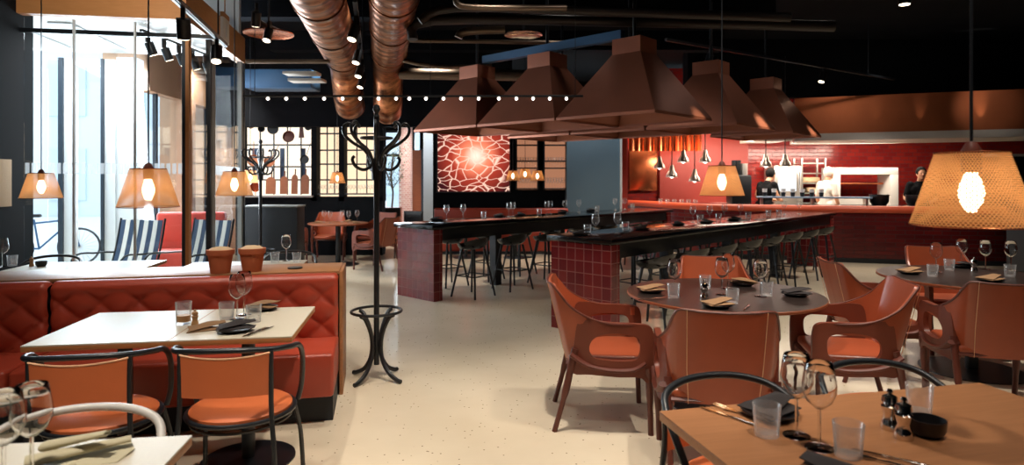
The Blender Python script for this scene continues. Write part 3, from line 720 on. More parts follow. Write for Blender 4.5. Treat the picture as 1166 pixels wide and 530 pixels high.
def bar_stools(c, L, n, side, s0, step, which, rz0, skip=()):
    for k in range(n):
        if k in skip: continue
        s = s0 + step * k; off = .73 + .06 if side == 'right' else -.06
        p = c + B * off + A * s
        stool.put(p, BROT + (R(90) if side == 'right' else R(-90)) + R(rz0[k % len(rz0)]), '%s black bucket stool from the front along the %s side of the %s bar' % (ORD[k], side, which), 'stools at the %s bar' % which)
bar_stools(C2, L2, 7, 'right', .62, .74, 'farther', (6, -8, 3, 10, -4))
bar_stools(C2, L2, 6, 'left', .95, .74, 'farther', (-5, 8, 0))
bar_stools(C1, L1, 8, 'right', .72, .74, 'nearer', (4, -6, 8, -3))
bar_stools(C1, L1, 7, 'left', .85, .80, 'nearer', (5, -9, 2))

def make_hood():
    t = thing('extractor_hood', 'x', 'hood'); w = .61
    def shell(lv, th=.012):
        rows = []
        for (hw, hd, z) in lv: rows.append([Vector(p) for p in ((-hw, -hd, z), (hw, -hd, z), (hw, hd, z), (-hw, hd, z), (-hw, -hd, z))])
        b = BM(); grid(b, rows, th); return b
    obj('canopy', shell([(w, w, 2.15), (w, w, 2.18), (.18, .17, 2.87)]), 'bronze', t, smooth=0)
    obj('collar', shell([(.178, .168, 2.85), (.178, .168, 3.04)]), 'bronze', t, smooth=0)
    b = BM(); tube(b, [(0, 0, 3.0), (0, 0, 4.3)], .02, 8); obj('hanger', b, 'black', t); b = BM(); box(b, (0, 0, 3.02), (.34, .32, .02)); obj('cap', b, 'pipe_dark', t, smooth=0)
    return t
hood = Proto(make_hood())
H3 = Vector((1.345, 6.95, 0))
HL = {(0, 0): 'largest bronze pyramid hood hanging over the nearer bar', (1, 0): 'bronze pyramid hood second from the left, in the front row', (2, 0): 'leftmost bronze pyramid hood, before the glowing art panel',
      (0, 1): 'bronze pyramid hood right behind the largest one', (0, 2): 'farthest bronze pyramid hood at right, before the copper canopy', (1, 1): 'bronze pyramid hood of the second row, between two bars', (2, 1): 'bronze pyramid hood of the second row, over the farther bar'}
for (i, j), lab in HL.items():
    hood.put(H3 - B * (1.245 * i) + A * (1.86 * j), BROT, lab, 'bronze extractor hoods over the bars')
bm = BM(); p0 = H3 - B * 2.35; p1 = H3 - B * .15
box(bm, ((p0 + p1) / 2 + Vector((0, 0, 3.12)) + A * .0), ((p1 - p0).length, .09, .10), rz=BROT); tag(obj('ceiling_beam', bm, 'blue_steel'), 'blue steel beam linking the tops of the bronze hoods', 'beam')

# ---- coat stands
def make_stand():
    t = thing('coat_stand', 'x', 'coat stand')
    bm = BM(); tube(bm, [(0, 0, .11), (0, 0, 1.98)], .021, 12); obj('pole', bm, 'black', t)
    bm = BM(); lathe(bm, [(0, 1.975), (.024, 1.975), (.014, 2.0), (.03, 2.03), (.02, 2.06), (0, 2.07)], 14); obj('finial', bm, 'black', t)
    for k in range(4):
        a = R(60 + 90 * k); pr = [(.165, .50), (.12, .47), (.062, .36), (.043, .25), (.06, .15), (.12, .065), (.20, .022), (.235, .016)]
        bm = BM(); tube(bm, spline([(r * math.cos(a), r * math.sin(a), z) for r, z in pr], 4), .016, 8); obj('leg', bm, 'black', t)
    bm = BM(); ring(bm, (0, 0, .512), .185, .011, 40, 8); obj('umbrella_ring', bm, 'black', t)
    bm = BM(); ring(bm, (0, 0, 1.815), .115, .009, 32, 8); obj('upper_ring', bm, 'black', t)
    for k in range(8):
        a = R(10 + 45 * k); pr = [(.024, 1.50), (.035, 1.62), (.085, 1.72), (.175, 1.78), (.235, 1.84), (.240, 1.90), (.205, 1.925), (.185, 1.905)]
        bm = BM(); tube(bm, spline([(r * math.cos(a), r * math.sin(a), z) for r, z in pr], 4), .012, 8); obj('hook', bm, 'black', t)
    for k in range(4):
        a = R(32 + 90 * k); pr = [(.022, 1.66), (.05, 1.60), (.10, 1.575), (.16, 1.60), (.185, 1.65), (.170, 1.675)]
        bm = BM(); tube(bm, spline([(r * math.cos(a), r * math.sin(a), z) for r, z in pr], 4), .012, 8); obj('hook', bm, 'black', t)
    return t
st = Proto(make_stand())
st.put((-1.02, 4.76, 0), 0, 'black bentwood coat stand in the middle of the aisle')
st.put((-3.52, 8.85, 0), R(20), 'distant black bentwood coat stand before the utensil window')

# ================================================================== TABLEWARE
GB = [(.0, .098), (.010, .100), (.030, .118), (.040, .142), (.0405, .160), (.036, .19), (.031, .215)]
def make_wineglass(k=1.13):
    t = thing('wine_glass', 'x', 'wine glass'); w = .0014
    outer = GB[1:]; inner = [(max(.0, r - w), z + (w if i == 0 else w * .6 if i < 3 else 0)) for i, (r, z) in enumerate(outer)]
    prof = [(0, .0985)] + outer + [(outer[-1][0] - w * .5, outer[-1][1] + .0008)] + inner[::-1] + [(0, .1005)]
    bm = BM(); lathe(bm, [(r * k, z * k) for r, z in prof], 28); bmesh.ops.remove_doubles(bm, verts=bm.verts[:], dist=.00005); obj('bowl', bm, 'glass_real', t, smooth=80)
    bm = BM(); tube(bm, [(0, 0, .008 * k), (0, 0, .0985 * k)], .0040 * k, 10); obj('stem', bm, 'glass_real', t)
    bm = BM(); lathe(bm, [(0, .0), (.034 * k, .0), (.0345 * k, .0015), (.034 * k, .003), (.006 * k, .008), (0, .008)], 28); obj('foot', bm, 'glass_real', t)
    return t
def make_simple_glass():
    bm = BM(); lathe(bm, [(.033, 0), (.006, .007), (.0042, .02), (.0042, .095), (.010, .100), (.030, .118), (.040, .142), (.0405, .16), (.036, .19), (.031, .215)], 14, cap1=False)
    return tag(obj('wine_glass', bm, 'glass', smooth=80), 'x', 'wine glass')
def make_tumbler():
    bm = BM(); lathe(bm, [(0, .010), (.0305, .010), (.0325, .013), (.0385, .092), (.0398, .0935), (.0407, .092), (.0345, .002), (.033, .0), (0, 0)], 28, cap0=False, cap1=False); bmesh.ops.remove_doubles(bm, verts=bm.verts[:], dist=.00005)
    return tag(obj('tumbler', bm, 'glass', smooth=50), 'x', 'tumbler')
def cloth_fold(n, w, d, hgt, fl):                   # a folded napkin: layered bent leaves that fan from one end
    bm = BM()
    for k in range(n):
        a = (k - (n - 1) / 2) * .22; rows = []
        for i in range(9):
            u = i / 8; row = []
            for j in range(7):
                v = j / 6 - .5; wid = w * (1 - .55 * u)
                x = u * d; y = v * wid; z = .004 + k * .006 + hgt * math.sin(PI * u) * (1 - 2 * abs(v)) * (.5 + .5 * k / n) + fl * u * k * .02
                row.append(Vector((x * math.cos(a) - y * math.sin(a) - d / 2, x * math.sin(a) + y * math.cos(a), z)))
            rows.append(row)
        grid(bm, rows, .003)
    return bm
def make_roll():
    t = thing('rolled_napkin', 'x', 'napkin')
    for a, l, z, r in ((12, .24, .022, .026), (-28, .20, .05, .024)):
        q = Matrix.Rotation(R(a), 4, 'Z') @ Matrix.Rotation(R(-14 if a < 0 else -3), 4, 'Y'); bm = BM(); rows = []
        for i in range(25):
            th = i / 24 * 3.4 * PI; rr = .35 + .65 * i / 24
            rows.append([q @ Vector((-l / 2 + l * u, (r * (1 - .45 * u)) * rr * math.cos(th) * 1.25, z + (r * (1 - .45 * u)) * rr * math.sin(th) * .62)) for u in (0, .2, .4, .6, .8, 1)])
        grid(bm, rows, .002); obj('fold', bm, 'napkin_grey', t, smooth=60)
    bm = BM(); grid(bm, [[Vector((x * (1 - .2 * abs(y) / .07), y, .003 + .004 * math.sin(9 * x + 20 * y))) for x in (-.13, -.08, 0, .08, .13)] for y in (-.07, -.035, 0, .035, .07)], .003); obj('fold', bm, 'napkin_grey', t, smooth=60)
    return t
def make_plate():
    bm = BM(); lathe(bm, [(0, 0), (.06, 0), (.072, .008), (.088, .016), (.089, .019), (.07, .012), (.055, .006), (0, .006)], 32)
    return tag(obj('side_plate', bm, 'plate'), 'x', 'plate')
def make_napkin(m):
    return tag(obj('napkin', cloth_fold(2, .13, .17, .022, 1), m, smooth=60), 'x', 'napkin')
def make_mill(m, m2, s=1.):
    t = thing('pepper_mill', 'x', 'mill')
    bm = BM(); lathe(bm, [(r * s, z * s) for r, z in [(0, 0), (.021, 0), (.022, .008), (.019, .02), (.014, .036), (.018, .05), (.020, .058), (.013, .064), (0, .064)]], 20); obj('body', bm, m, t)
    bm = BM(); lathe(bm, [(r * s, z * s) for r, z in [(0, .064), (.013, .064), (.019, .070), (.017, .082), (.006, .088), (.008, .094), (.005, .1), (0, .101)]], 20); obj('head', bm, m2, t)
    return t
def make_cutlery(kind):
    t = thing(kind, 'x', kind); bm = BM()
    tube(bm, [(0, -.10, .004), (0, -.03, .006), (0, .0, .005)], [.005, .0042, .003], 8, flat=.5); obj('handle', bm, 'chrome', t)
    bm = BM()
    if kind == 'knife':
        prism(bm, [(-.005, .0), (.006, .0), (.0075, .05), (.004, .095), (-.001, .105), (-.005, .09)], .0035, .0055); obj('blade', bm, 'chrome', t)
    else:
        prism(bm, [(-.003, .0), (.003, .0), (.011, .028), (.012, .045), (-.012, .045), (-.011, .028)], .004, .006)
        for k in range(4): box(bm, (-.0098 + k * .0065, .068, .006), (.0034, .05, .0018))
        obj('tines', bm, 'chrome', t)
    return t
WG, SG, TB = Proto(make_wineglass()), Proto(make_simple_glass()), Proto(make_tumbler())
PL, ND, NTN = Proto(make_plate()), Proto(make_napkin('napkin_dark')), Proto(make_napkin('napkin_tan'))
MS, MWD = Proto(make_mill('chrome', 'chrome', 1.22)), Proto(make_mill('wood_light', 'wood_light', .85))
KN, FK = Proto(make_cutlery('knife')), Proto(make_cutlery('fork'))
ZT = .7402
def setting(p, rz, lab, nap, gr=None):
    PL.put((p.x, p.y, p.z), 0, 'black side plate ' + lab)
    q = nap.put((p.x + .01, p.y, p.z + .0195), rz, ('tan' if nap is NTN else 'dark') + ' folded napkin ' + lab); return q
# oak table, lower right
WG.put(W(907, 497, ZT), 0, 'tall wine glass on the oak table, left one of the front pair')
WG.put(W(933, 511, ZT), 0, 'tall wine glass on the oak table, right one of the front pair')
TB.put(W(873, 496, ZT), 0, 'water tumbler on the oak table beside the dark plate')
TB.put(W(966, 520, ZT), 0, 'water tumbler on the oak table right of the wine glass pair')
TB.put(W(1047, 470, ZT), 0, 'water tumbler on the oak table behind the pepper mills')
setting(W(876, 473, ZT), R(30), 'on the oak table behind the tumbler', ND)
ND.put(W(955, 540, ZT), R(130), 'large dark napkin on the near edge of the oak table')
KN.put(W(828, 475, ZT), R(38), 'knife lying on the left end of the oak table')
FK.put(W(840, 471, ZT), R(36), 'fork lying beside the knife on the left end of the oak table')
FK.put(W(1000, 526, ZT), R(52), 'fork at the bottom edge on the oak table')
KN.put(W(1018, 524, ZT), R(54), 'knife at the bottom edge on the oak table')
MS.put(W(1013, 489, ZT), 0, 'metal pepper mill on the oak table, left of two')
MS.put(W(1029, 500, ZT), 0, 'metal salt mill on the oak table, right of two')
def bowl_bm(r, h, seg=28):
    bm = BM(); lathe(bm, [(0, 0), (r * .7, 0), (r * .95, h * .35), (r, h), (r * .93, h), (r * .85, h * .4), (0, h * .2)], seg); return bm
tag(obj('condiment_bowl', bowl_bm(.05, .05), 'plate', loc=W(1056, 496, ZT)), 'small dark bowl on the oak table beside the pepper mills', 'bowl')
# lower left table
WG.put(W(36, 548, ZT), 0, 'goblet on the lower left table, right one of the pair')
WG.put(W(4, 560, ZT), 0, 'goblet at the left picture edge on the lower left table')
RLN = Proto(make_roll())
RLN.put(W(92, 521, ZT), R(18), 'grey rolled napkin on the lower left table, its end pointing right')
RLN.put(W(36, 575, ZT), R(70), 'grey rolled napkin on the lower left table, beside the goblets')
# banquette table
TB.put(W(209, 369, ZT), 0, 'tall tumbler holding a tan candle on the pale banquette table').scale = (1, 1, 1.25)
bm = BM(); lathe(bm, [(0, .013), (.030, .013), (.033, .045), (0, .045)], 18)
tag(obj('candle', bm, 'wood_light', loc=W(209, 369, ZT + .004)), 'squat tan candle inside the tall tumbler on the banquette table', 'candle')
MWD.put(W(222, 371, ZT), 0, 'pale wooden pepper mill on the banquette table')
WG.put(W(270, 364, ZT), 0, 'wine glass on the pale banquette table, left of its pair')
WG.put(W(278, 359, ZT), 0, 'wine glass on the pale banquette table, right of its pair')
TB.put(W(258, 364, ZT), 0, 'water tumbler on the banquette table, left of the wine glasses')
TB.put(W(289, 367, ZT), 0, 'water tumbler on the banquette table, right of the wine glasses')
setting(W(268, 377.5, ZT), R(20), 'front right on the pale banquette table', ND)
NTN.put(W(236, 375, ZT), R(25), 'tan napkin lying beside the plate on the banquette table')
setting(W(298, 353, ZT), R(-10), 'at the back of the banquette table', NTN)
KN.put(W(297, 378, ZT), R(-16), 'knife on the right end of the banquette table')
FK.put(W(291, 379, ZT), R(-14), 'fork on the right end of the banquette table')
# ledge pots
def make_pot():
    t = thing('flower_pot', 'x', 'pot')
    bm = BM(); lathe(bm, [(0, 0), (.062, 0), (.080, .125), (.088, .125), (.091, .16), (.082, .162), (.078, .145), (0, .145)], 28); obj('pot', bm, 'terracotta', t)
    bm = BM(); lathe(bm, [(0, .140), (.077, .140), (.076, .158), (.05, .172), (.02, .176), (0, .176)], 20)
    for v in bm.verts: v.co.z += random.uniform(-.004, .006)
    obj('filling', bm, 'soil', t); return t
pot = Proto(make_pot()); LZ = .8647
pl = lambda px, py: W(px, py, LZ)
pot.put(pl(251, 311), 0, 'terracotta pot on the banquette ledge, left of two'); pot.put(pl(287, 309), R(40), 'terracotta pot on the banquette ledge, right of two')
bm = BM(); lathe(bm, [(0, 0), (.05, 0), (.052, .01), (0, .012)], 20); tag(obj('coaster', bm, 'plate', loc=pl(336, 306)), 'small black coaster on the banquette ledge', 'coaster')
# tables behind the banquette
WG.put(W(326, 297.5, ZT), 0, 'wine glass on the table behind the terracotta pots')
TB.put(W(313, 299, ZT), 0, 'tumbler left of the wine glass behind the terracotta pots'); TB.put(W(338, 299, ZT), 0, 'tumbler right of the wine glass behind the terracotta pots')
WG.put(W(3, 304, ZT), 0, 'wine glass at the far left edge behind the banquette')
TB.put(W(14, 303, ZT), 0, 'tumbler at far left behind the banquette'); MWD.put(W(36, 303.5, ZT), 0, 'wooden mill at far left behind the banquette')
tag(obj('condiment_bowl', bowl_bm(.045, .045), 'plate', loc=W(47, 303.5, ZT)), 'small dark bowl at far left behind the banquette', 'bowl')
# round tables
for px, py, lab in ((768, 338, 'leftmost'), (822, 336, 'second from left'), (829, 329, 'third from left, farthest back'), (866, 338, 'rightmost')):
    WG.put(W(px, py, ZT), 0, 'wine glass on the near round table, ' + lab)
for px, py, lab in ((767, 339.5, 'at left'), (834, 346, 'in the middle front'), (873, 337, 'at right'), (803, 329, 'at the back')):
    TB.put(W(px, py, ZT), 0, 'water tumbler on the near round table, ' + lab)
setting(W(741, 333, ZT), R(10), 'at left on the near round table', NTN); setting(W(817, 350, ZT), R(15), 'in front on the near round table', NTN)
setting(W(906, 337, ZT), R(-10), 'at right on the near round table', ND); setting(W(845, 325, ZT), R(170), 'at the back of the near round table', NTN)
MS.put(W(802, 341, ZT), 0, 'metal mill on the near round table')
FK.put(W(743, 341, ZT), R(-70), 'fork at left on the near round table'); KN.put(W(850, 351, ZT), R(-30), 'knife in front on the near round table')
for px, py, lab in ((1066, 310, 'leftmost'), (1095, 304, 'second from left'), (1122, 307, 'third from left'), (1151, 308, 'rightmost')):
    WG.put(W(px, py, ZT), 0, 'wine glass on the right hand round table, ' + lab)
for px, py, lab in ((1062, 315, 'at left'), (1081, 308, 'behind'), (1150, 315, 'at right')):
    TB.put(W(px, py, ZT), 0, 'water tumbler on the right hand round table, ' + lab)
setting(W(1036, 312, ZT), R(10), 'at left on the right hand round table', NTN); setting(W(1128, 321, ZT), R(20), 'in front on the right hand round table', NTN)
setting(W(1096, 305, ZT), R(180), 'at the back of the right hand round table', ND)
MS.put(W(1109, 310, ZT), 0, 'metal mill on the right hand round table')
for k, (dx, dy) in enumerate(((-.28, .1), (-.1, -.15), (.02, .2), (.2, -.05), (.3, .15))):
    SG.put((RT3.x + dx, RT3.y + dy, ZT), 0, '%s wine glass from the left on the distant round table' % ORD[k], 'glasses on the distant round table')
for k, (dx, dy) in enumerate(((-.33, -.1), (.1, .3), (.34, -.12))): NTN.put((RT3.x + dx, RT3.y + dy, ZT), R(60 * k), '%s tan napkin from the left on the distant round table' % ORD[k], 'napkins on the distant round table')
# bars
ZB = .9405
def BP(c, px, py):
    w = W(px, py, ZB); r = w - c; b = min(.66, max(.07, r.x * B.x + r.y * B.y)); a = r.x * A.x + r.y * A.y; q = c + B * b + A * a
    return Vector((q.x, q.y, ZB))
for k, (px, py) in enumerate(((502, 250.5), (515, 249), (523, 243.5), (560, 245), (573, 241.5), (592, 242), (607, 241), (621, 240), (645, 237), (659, 236.5))):
    SG.put(BP(C2, px, py), 0, '%s wine glass from the left on the farther bar' % ORD[k], 'wine glasses on the farther bar')
for k, (px, py) in enumerate(((678, 268), (703, 266), (789, 253), (808, 252), (825, 249.5), (843, 248.5), (893, 244), (910, 243.5))):
    SG.put(BP(C1, px, py), 0, '%s wine glass from the left on the nearer bar' % ORD[k], 'wine glasses on the nearer bar')
for k, (px, py) in enumerate(((528, 247), (585, 243), (634, 238.5), (668, 236))): TB.put(BP(C2, px, py), 0, '%s tumbler from the left on the farther bar' % ORD[k], 'tumblers on the farther bar')
for k, (px, py) in enumerate(((669, 266), (712, 262), (797, 253), (818, 251), (852, 249), (875, 246), (887, 245.5))): TB.put(BP(C1, px, py), 0, '%s tumbler from the left on the nearer bar' % ORD[k], 'tumblers on the nearer bar')
for k, (px, py) in enumerate(((487, 251), (546, 246), (578, 245), (612, 241.5), (640, 239.5))): setting(BP(C2, px, py), R(50 * k), 'number %s from the left on the farther bar' % ORD[k], ND)
for k, (px, py) in enumerate(((661, 268), (731, 262), (772, 257), (804, 254.5), (835, 251))): setting(BP(C1, px, py), R(40 * k), 'number %s from the left on the nearer bar' % ORD[k], ND)

# ================================================================== PENDANTS AND CEILING
def make_pendant():
    t = thing('pendant_lamp', 'x', 'lamp')
    bm = BM(); lathe(bm, [(.146, 0), (.086, .20)], 64, cap0=False, cap1=False); obj('lamp_shade', bm, 'shade', t, recalc=False)
    for r_, z_ in ((.146, .001), (.086, .2)): bm = BM(); ring(bm, (0, 0, z_), r_, .0022, 48, 5); obj('shade_rim', bm, 'copper', t)
    bm = BM(); lathe(bm, [(0, .145), (.024, .145), (.025, .205), (.012, .23), (0, .232)], 18); obj('socket', bm, 'leather_dark', t)
    bm = BM(); lathe(bm, [(0, .035), (.012, .038), (.026, .065), (.031, .09), (.026, .115), (.014, .146), (0, .147)], 18); obj('bulb', bm, 'bulb', t)
    bm = BM(); tube(bm, [(0, 0, .22), (0, 0, 2.75)], .0045, 6); obj('cord', bm, 'black', t)
    return t
pend = Proto(make_pendant())
for px, py, d, lab in ((1106, 257, 1.74, 'large perforated copper pendant lamp at right over the oak table'), (822, 223, 4.25, 'perforated copper pendant lamp over the near round table'),
                       (169, 236, 3.30, 'copper pendant lamp over the pale banquette table, largest at left'), (267, 223, 5.25, 'copper pendant lamp right of the lobby post, over tables behind banquette'),
                       (47, 226, 5.05, 'copper pendant lamp at far left before the windows'), (384, 209, 11.5, 'small distant pendant lamp over the far round table'),
                       (285, 208.5, 10.2, 'small distant pendant lamp just behind the lobby pendant'), (584, 206, 12.4, 'tiny pendant lamp beside the art panel, left of three'),
                       (598, 203.5, 12.9, 'tiny pendant lamp beside the art panel, middle of three'), (612, 206, 12.4, 'tiny pendant lamp beside the art panel, right of three')):
    p = D(px, py, d); pend.put(p, 0, lab); point('lamp_bulb', p + Vector((0, 0, .085)), 1.4 if d < 6 else 4)
def make_trackspot():
    t = thing('track_spotlight', 'x', 'spotlight'); mt = Matrix.Rotation(R(22), 4, 'X')
    bm = BM(); tube(bm, [mt @ Vector((0, 0, -.02)), mt @ Vector((0, 0, -.17))], .05, 18); obj('body', bm, 'black', t)
    bm = BM(); tube(bm, [mt @ Vector((0, 0, -.166)), mt @ Vector((0, 0, -.174))], .040, 18); obj('lens', bm, 'spotlens', t)
    bm = BM(); box(bm, (.0, 0, .03), (.03, .05, .10)); obj('bracket', bm, 'black', t)
    return t
tsp = Proto(make_trackspot())
def rail(a, b, name, lab):
    a, b = Vector(a), Vector(b); mid = (a + b) / 2; dv = b - a; bm = BM()
    q = dv.to_track_quat('Y', 'Z').to_matrix().to_4x4()
    box(bm, (0, 0, 0), (.04, dv.length, .035), mtx=q)
    box(bm, (0, 0, 0), (.012, dv.length, .006), mtx=q @ Matrix.Translation((0, 0, -.019)))
    for s in (-.35, .35): tube(bm, [q @ Vector((0, dv.length * s, 0)), (q @ Vector((0, dv.length * s, 0))).xy.to_3d() + Vector((0, 0, 4.28 - mid.z))], .008, 6)
    return tag(obj(name, bm, 'black', loc=mid), lab, 'track')
RA, RBB = D(176, -14, 4.1), D(257, 57, 6.1); RBB.z = RA.z = 2.80
rail(RA, RBB, 'lighting_track', 'black lighting track running past the lobby corner')
for px, dd, rz, lab in ((199, 4.72, 20, 'black track spotlight before the tan lobby fascia'), (246, 5.75, 200, 'black track spotlight at the end of the lobby track')):
    k = (dd - RA.y) / (RBB.y - RA.y); p = RA.lerp(RBB, k); tsp.put((p.x, p.y, p.z - .075), R(rz), lab)
q0, q1 = on(lob, -.68, .66, 3.19), on(lob, -.35, 2.2, 3.19)
bm = BM(); box(bm, (0, 0, 0), ((q1 - q0).length, .04, .03), rz=math.atan2(q1.y - q0.y, q1.x - q0.x)); tag(obj('lighting_track', bm, 'black', loc=(q0 + q1) / 2), 'black lighting track under the white lobby soffit', 'track')
for k in range(5):
    p = q0.lerp(q1, .08 + .2 * k); tsp.put((p.x, p.y, p.z - .09), R(-40), '%s spotlight from the front under the lobby soffit' % ORD[k], 'spotlights under the lobby soffit')
RC, RD_ = D(758, 42, 8.1), D(1018, 91, 11.3); RD_.z = RC.z = 3.3
rail(RC, RD_, 'lighting_track', 'long black lighting track over the kitchen side')
for k, (t_, rz) in enumerate(((.15, 120), (.62, 110))):
    p = RC.lerp(RD_, t_); tsp.put((p.x, p.y, p.z - .08), R(rz), '%s spotlight of the track over the kitchen side' % ORD[k])
RE, RF = D(404, 0, 5.6), D(414, 85, 9.6); RF.z = RE.z
rail(RE, RF, 'lighting_track', 'black lighting track between the two copper ducts')
for k, t_ in enumerate((.12, .42, .66, .9)):
    p = RE.lerp(RF, t_); tsp.put((p.x, p.y, p.z - .098), R(150), '%s spotlight between the copper ducts' % ORD[k], 'spotlights between the copper ducts')
def downlight(px, py, d, lab):
    p = D(px, py, d); t = thing('downlight', lab, 'ceiling light', p)
    bm = BM(); tube(bm, [(0, 0, 0), (0, 0, .14)], .06, 18); tube(bm, [(0, 0, .14), (0, 0, 4.3 - p.z)], .01, 6); obj('housing', bm, 'black', t)
    bm = BM(); lathe(bm, [(0, -.004), (.05, -.004), (.05, .002), (0, .002)], 18); obj('lens', bm, 'spotlens', t)
downlight(1030, 5, 6.5, 'round downlight on the dark ceiling, upper right')
# festoon of bulbs on a black rail
FY = 5.95
fl = thing('bulb_string', 'black rail carrying a row of small bulbs across the room', 'lights', (0, FY, Z(111, FY)))
bm = BM(); tube(bm, [(X(277, FY), 0, .012), (X(664, FY), 0, .012)], .010, 6)
for x in (X(290, FY), X(490, FY), X(655, FY)): tube(bm, [(x, 0, .012), (x, 0, 4.3 - Z(111, FY))], .003, 5)
obj('rail', bm, 'black', fl)
for px in (305, 326, 347, 369, 390, 410, 431, 451, 466, 485, 505, 525, 545, 568, 588, 607, 626, 645):
    bm = BM(); ball(bm, (X(px, FY), 0, -.012), .015, sub=2); obj('bulb', bm, 'dot', fl)
# ducts
def duct(a, b, r, lab, elbow):
    a, b = Vector(a), Vector(b); t = thing('air_duct', lab, 'duct', a)
    n = 26; pts = [(b - a) * (k / n) for k in range(n + 1)]
    bm = BM(); tube(bm, pts, r, 32); obj('pipe', bm, 'duct', t)
    for f in (.3, .62, .97):
        p = (b - a) * f; dv = (b - a).normalized()
        bm = BM(); tube(bm, [p - dv * .03, p + dv * .03], r + .012, 32); obj('joint_band', bm, 'duct', t)
    e = b - a; dv = e.normalized()
    bm = BM(); tube(bm, spline([e, e + dv * .45 + Vector((0, 0, -.06)), e + dv * .85 + Vector((0, 0, -.32)), e + dv * 1.0 + Vector((0, 0, -elbow)), e + dv * 1.4 + Vector((0, 0, -elbow - .15))], 5), r * .92, 28); obj('elbow', bm, 'duct', t)
    bm = BM()
    for f in (.2, .75):
        p = (b - a) * f; tube(bm, [p, p + Vector((0, 0, 4.25 - a.z))], .012, 6)
    obj('hanger', bm, 'pipe_dark', t)
A1 = D(338, -60, 5.2); B1 = D(391, 84, 9.6); B1.z = A1.z - .03
duct(A1, B1, .27, 'large spiral copper air duct, left of two', .45)
A2 = D(453, -60, 5.4); B2 = D(443, 84, 9.7); B2.z = A2.z - .03
duct(A2, B2, .265, 'large spiral copper air duct, right of two', .6)
def pipe(pts, r, m, lab, name='ceiling_pipe', cat='pipe'):
    bm = BM(); tube(bm, spline(pts, 4), r, 12); return tag(obj(name, bm, m), lab, cat)
pipe([D(478, 24, 6.6), D(520, 9, 6.6), D(700, 14, 6.4), D(900, 20, 6.3)], .045, 'pipe_dark', 'dark bent ceiling pipe, topmost behind the right duct')
pipe([D(470, 45, 7.4), D(494, 23, 7.4), D(720, 25, 7.2), D(950, 30, 7.0)], .06, 'pipe_dark', 'thick dark ceiling pipe, second from top')
pipe([D(465, 46, 8.4), D(600, 48, 8.4), D(740, 50, 8.3)], .028, 'pipe', 'thin bright ceiling pipe above the hoods')
pipe([D(520, -6, 5.8), D(523, 6, 5.8), D(560, 9, 5.8), D(645, 9, 5.8)], .03, 'pipe', 'short shiny ceiling pipe at top')
pipe([D(522, 43, 7.8), D(530, 36, 7.8), D(575, 34, 7.8)], .05, 'pipe', 'stubby bent ceiling pipe above the leftmost hood')
pipe([D(455, 68, 9.5), D(500, 76, 9.5), D(560, 75, 9.5)], .035, 'pipe', 'pale ceiling pipe left of the leftmost hood')
pipe([D(455, 84, 10.2), D(520, 85, 10.2), D(600, 86, 10.2)], .09, 'pipe', 'fat ceiling pipe behind the leftmost hood')
pipe([D(280, 70, 8.7), D(330, 70, 8.7), D(375, 70, 8.7)], .03, 'pipe', 'copper coloured ceiling pipe left of the ducts')
pipe([D(292, 12, 7.4), D(296, 25, 7.4), D(330, 40, 7.9)], .025, 'pipe_dark', 'dark slanted ceiling pipe over the copper dish')
for px, py, d, r, m, lab in ((306, 38, 7.6, .29, 'copper', 'flat copper ceiling dish left of the ducts'), (596, 39, 8.0, .24, 'chrome', 'flat shiny ceiling dish above the hoods')):
    p = D(px, py, d); t = thing('ceiling_dish', lab, 'ceiling dish', p)
    bm = BM(); lathe(bm, [(0, .03), (r * .8, .02), (r, 0), (r, -.012), (r * .8, .008), (0, .018)], 40); obj('dish', bm, m, t)
    bm = BM(); tube(bm, [(0, 0, .02), (0, 0, 4.3 - p.z)], .012, 6); obj('rod', bm, 'black', t)
for k, (px, py, d) in enumerate(((292, 12, 6.9), (307, 32, 7.3))): tsp.put(D(px, py, d), R(30 + 140 * k), '%s spotlight over the copper dish' % ORD[k])
# duct box far left of ceiling, blue light put into its colour
bm = BM(); box(bm, (0, 0, 0), (1.1, .5, .3), .01); tag(obj('blue_lit_duct_box', bm, 'blue_steel', loc=D(322, 92, 10.5)), 'duct box coloured blue as if lit, under the ceiling left of the ducts', 'tray')
for k, py in enumerate((84, 92)):
    bm = BM(); box(bm, (0, 0, 0), (.5, .25, .04), .004); tag(obj('hanging_strip_light', bm, 'white_steel', loc=D(344 + 6 * k, py, 9.4)), ('upper' if k == 0 else 'lower') + ' pale hanging strip light left of the ducts', 'strip light')
# hanging sign
p = D(256, 35, 6.3); t = thing('hanging_sign', 'small white hanging sign at the lobby corner', 'sign', p)
bm = BM(); box(bm, (0, 0, 0), (.03, .22, .24), .003); obj('panel', bm, 'white', t, rz=TH); bm = BM(); box(bm, (-.0, .0, 0), (.034, .06, .13), .002); obj('symbol', bm, 'column_blue', t, rz=TH)
bm = BM(); box(bm, (0, 0, .14), (.03, .22, .05)); tube(bm, [(0, 0, .15), (0, 0, 4.3 - p.z)], .006, 6); obj('bracket', bm, 'tan', t, rz=TH)
p = PIER + V * -.09; bm = BM(); box(bm, (0, 0, 0), (.014, .5, .46), .002); tag(obj('notice_board', bm, 'soil', loc=on(PIER, .008, -.35, 1.47), rz=TH), 'blank tan paper notice on the dark pier at left edge', 'notice')

# ================================================================== BACK OF THE ROOM
bm = BM(); box(bm, (0, 0, .55), (.78, .34, 1.10), .01); t = thing('service_cabinet', 'dark waist high cabinet with pale top edge beside the distant coat stand', 'cabinet', (D(310, 286, 9.3).x, 9.4, 0))
obj('body', bm, 'charcoal', t); bm = BM(); box(bm, (0, 0, 1.112), (.80, .36, .024), .004); obj('top', bm, 'frame_grey', t)
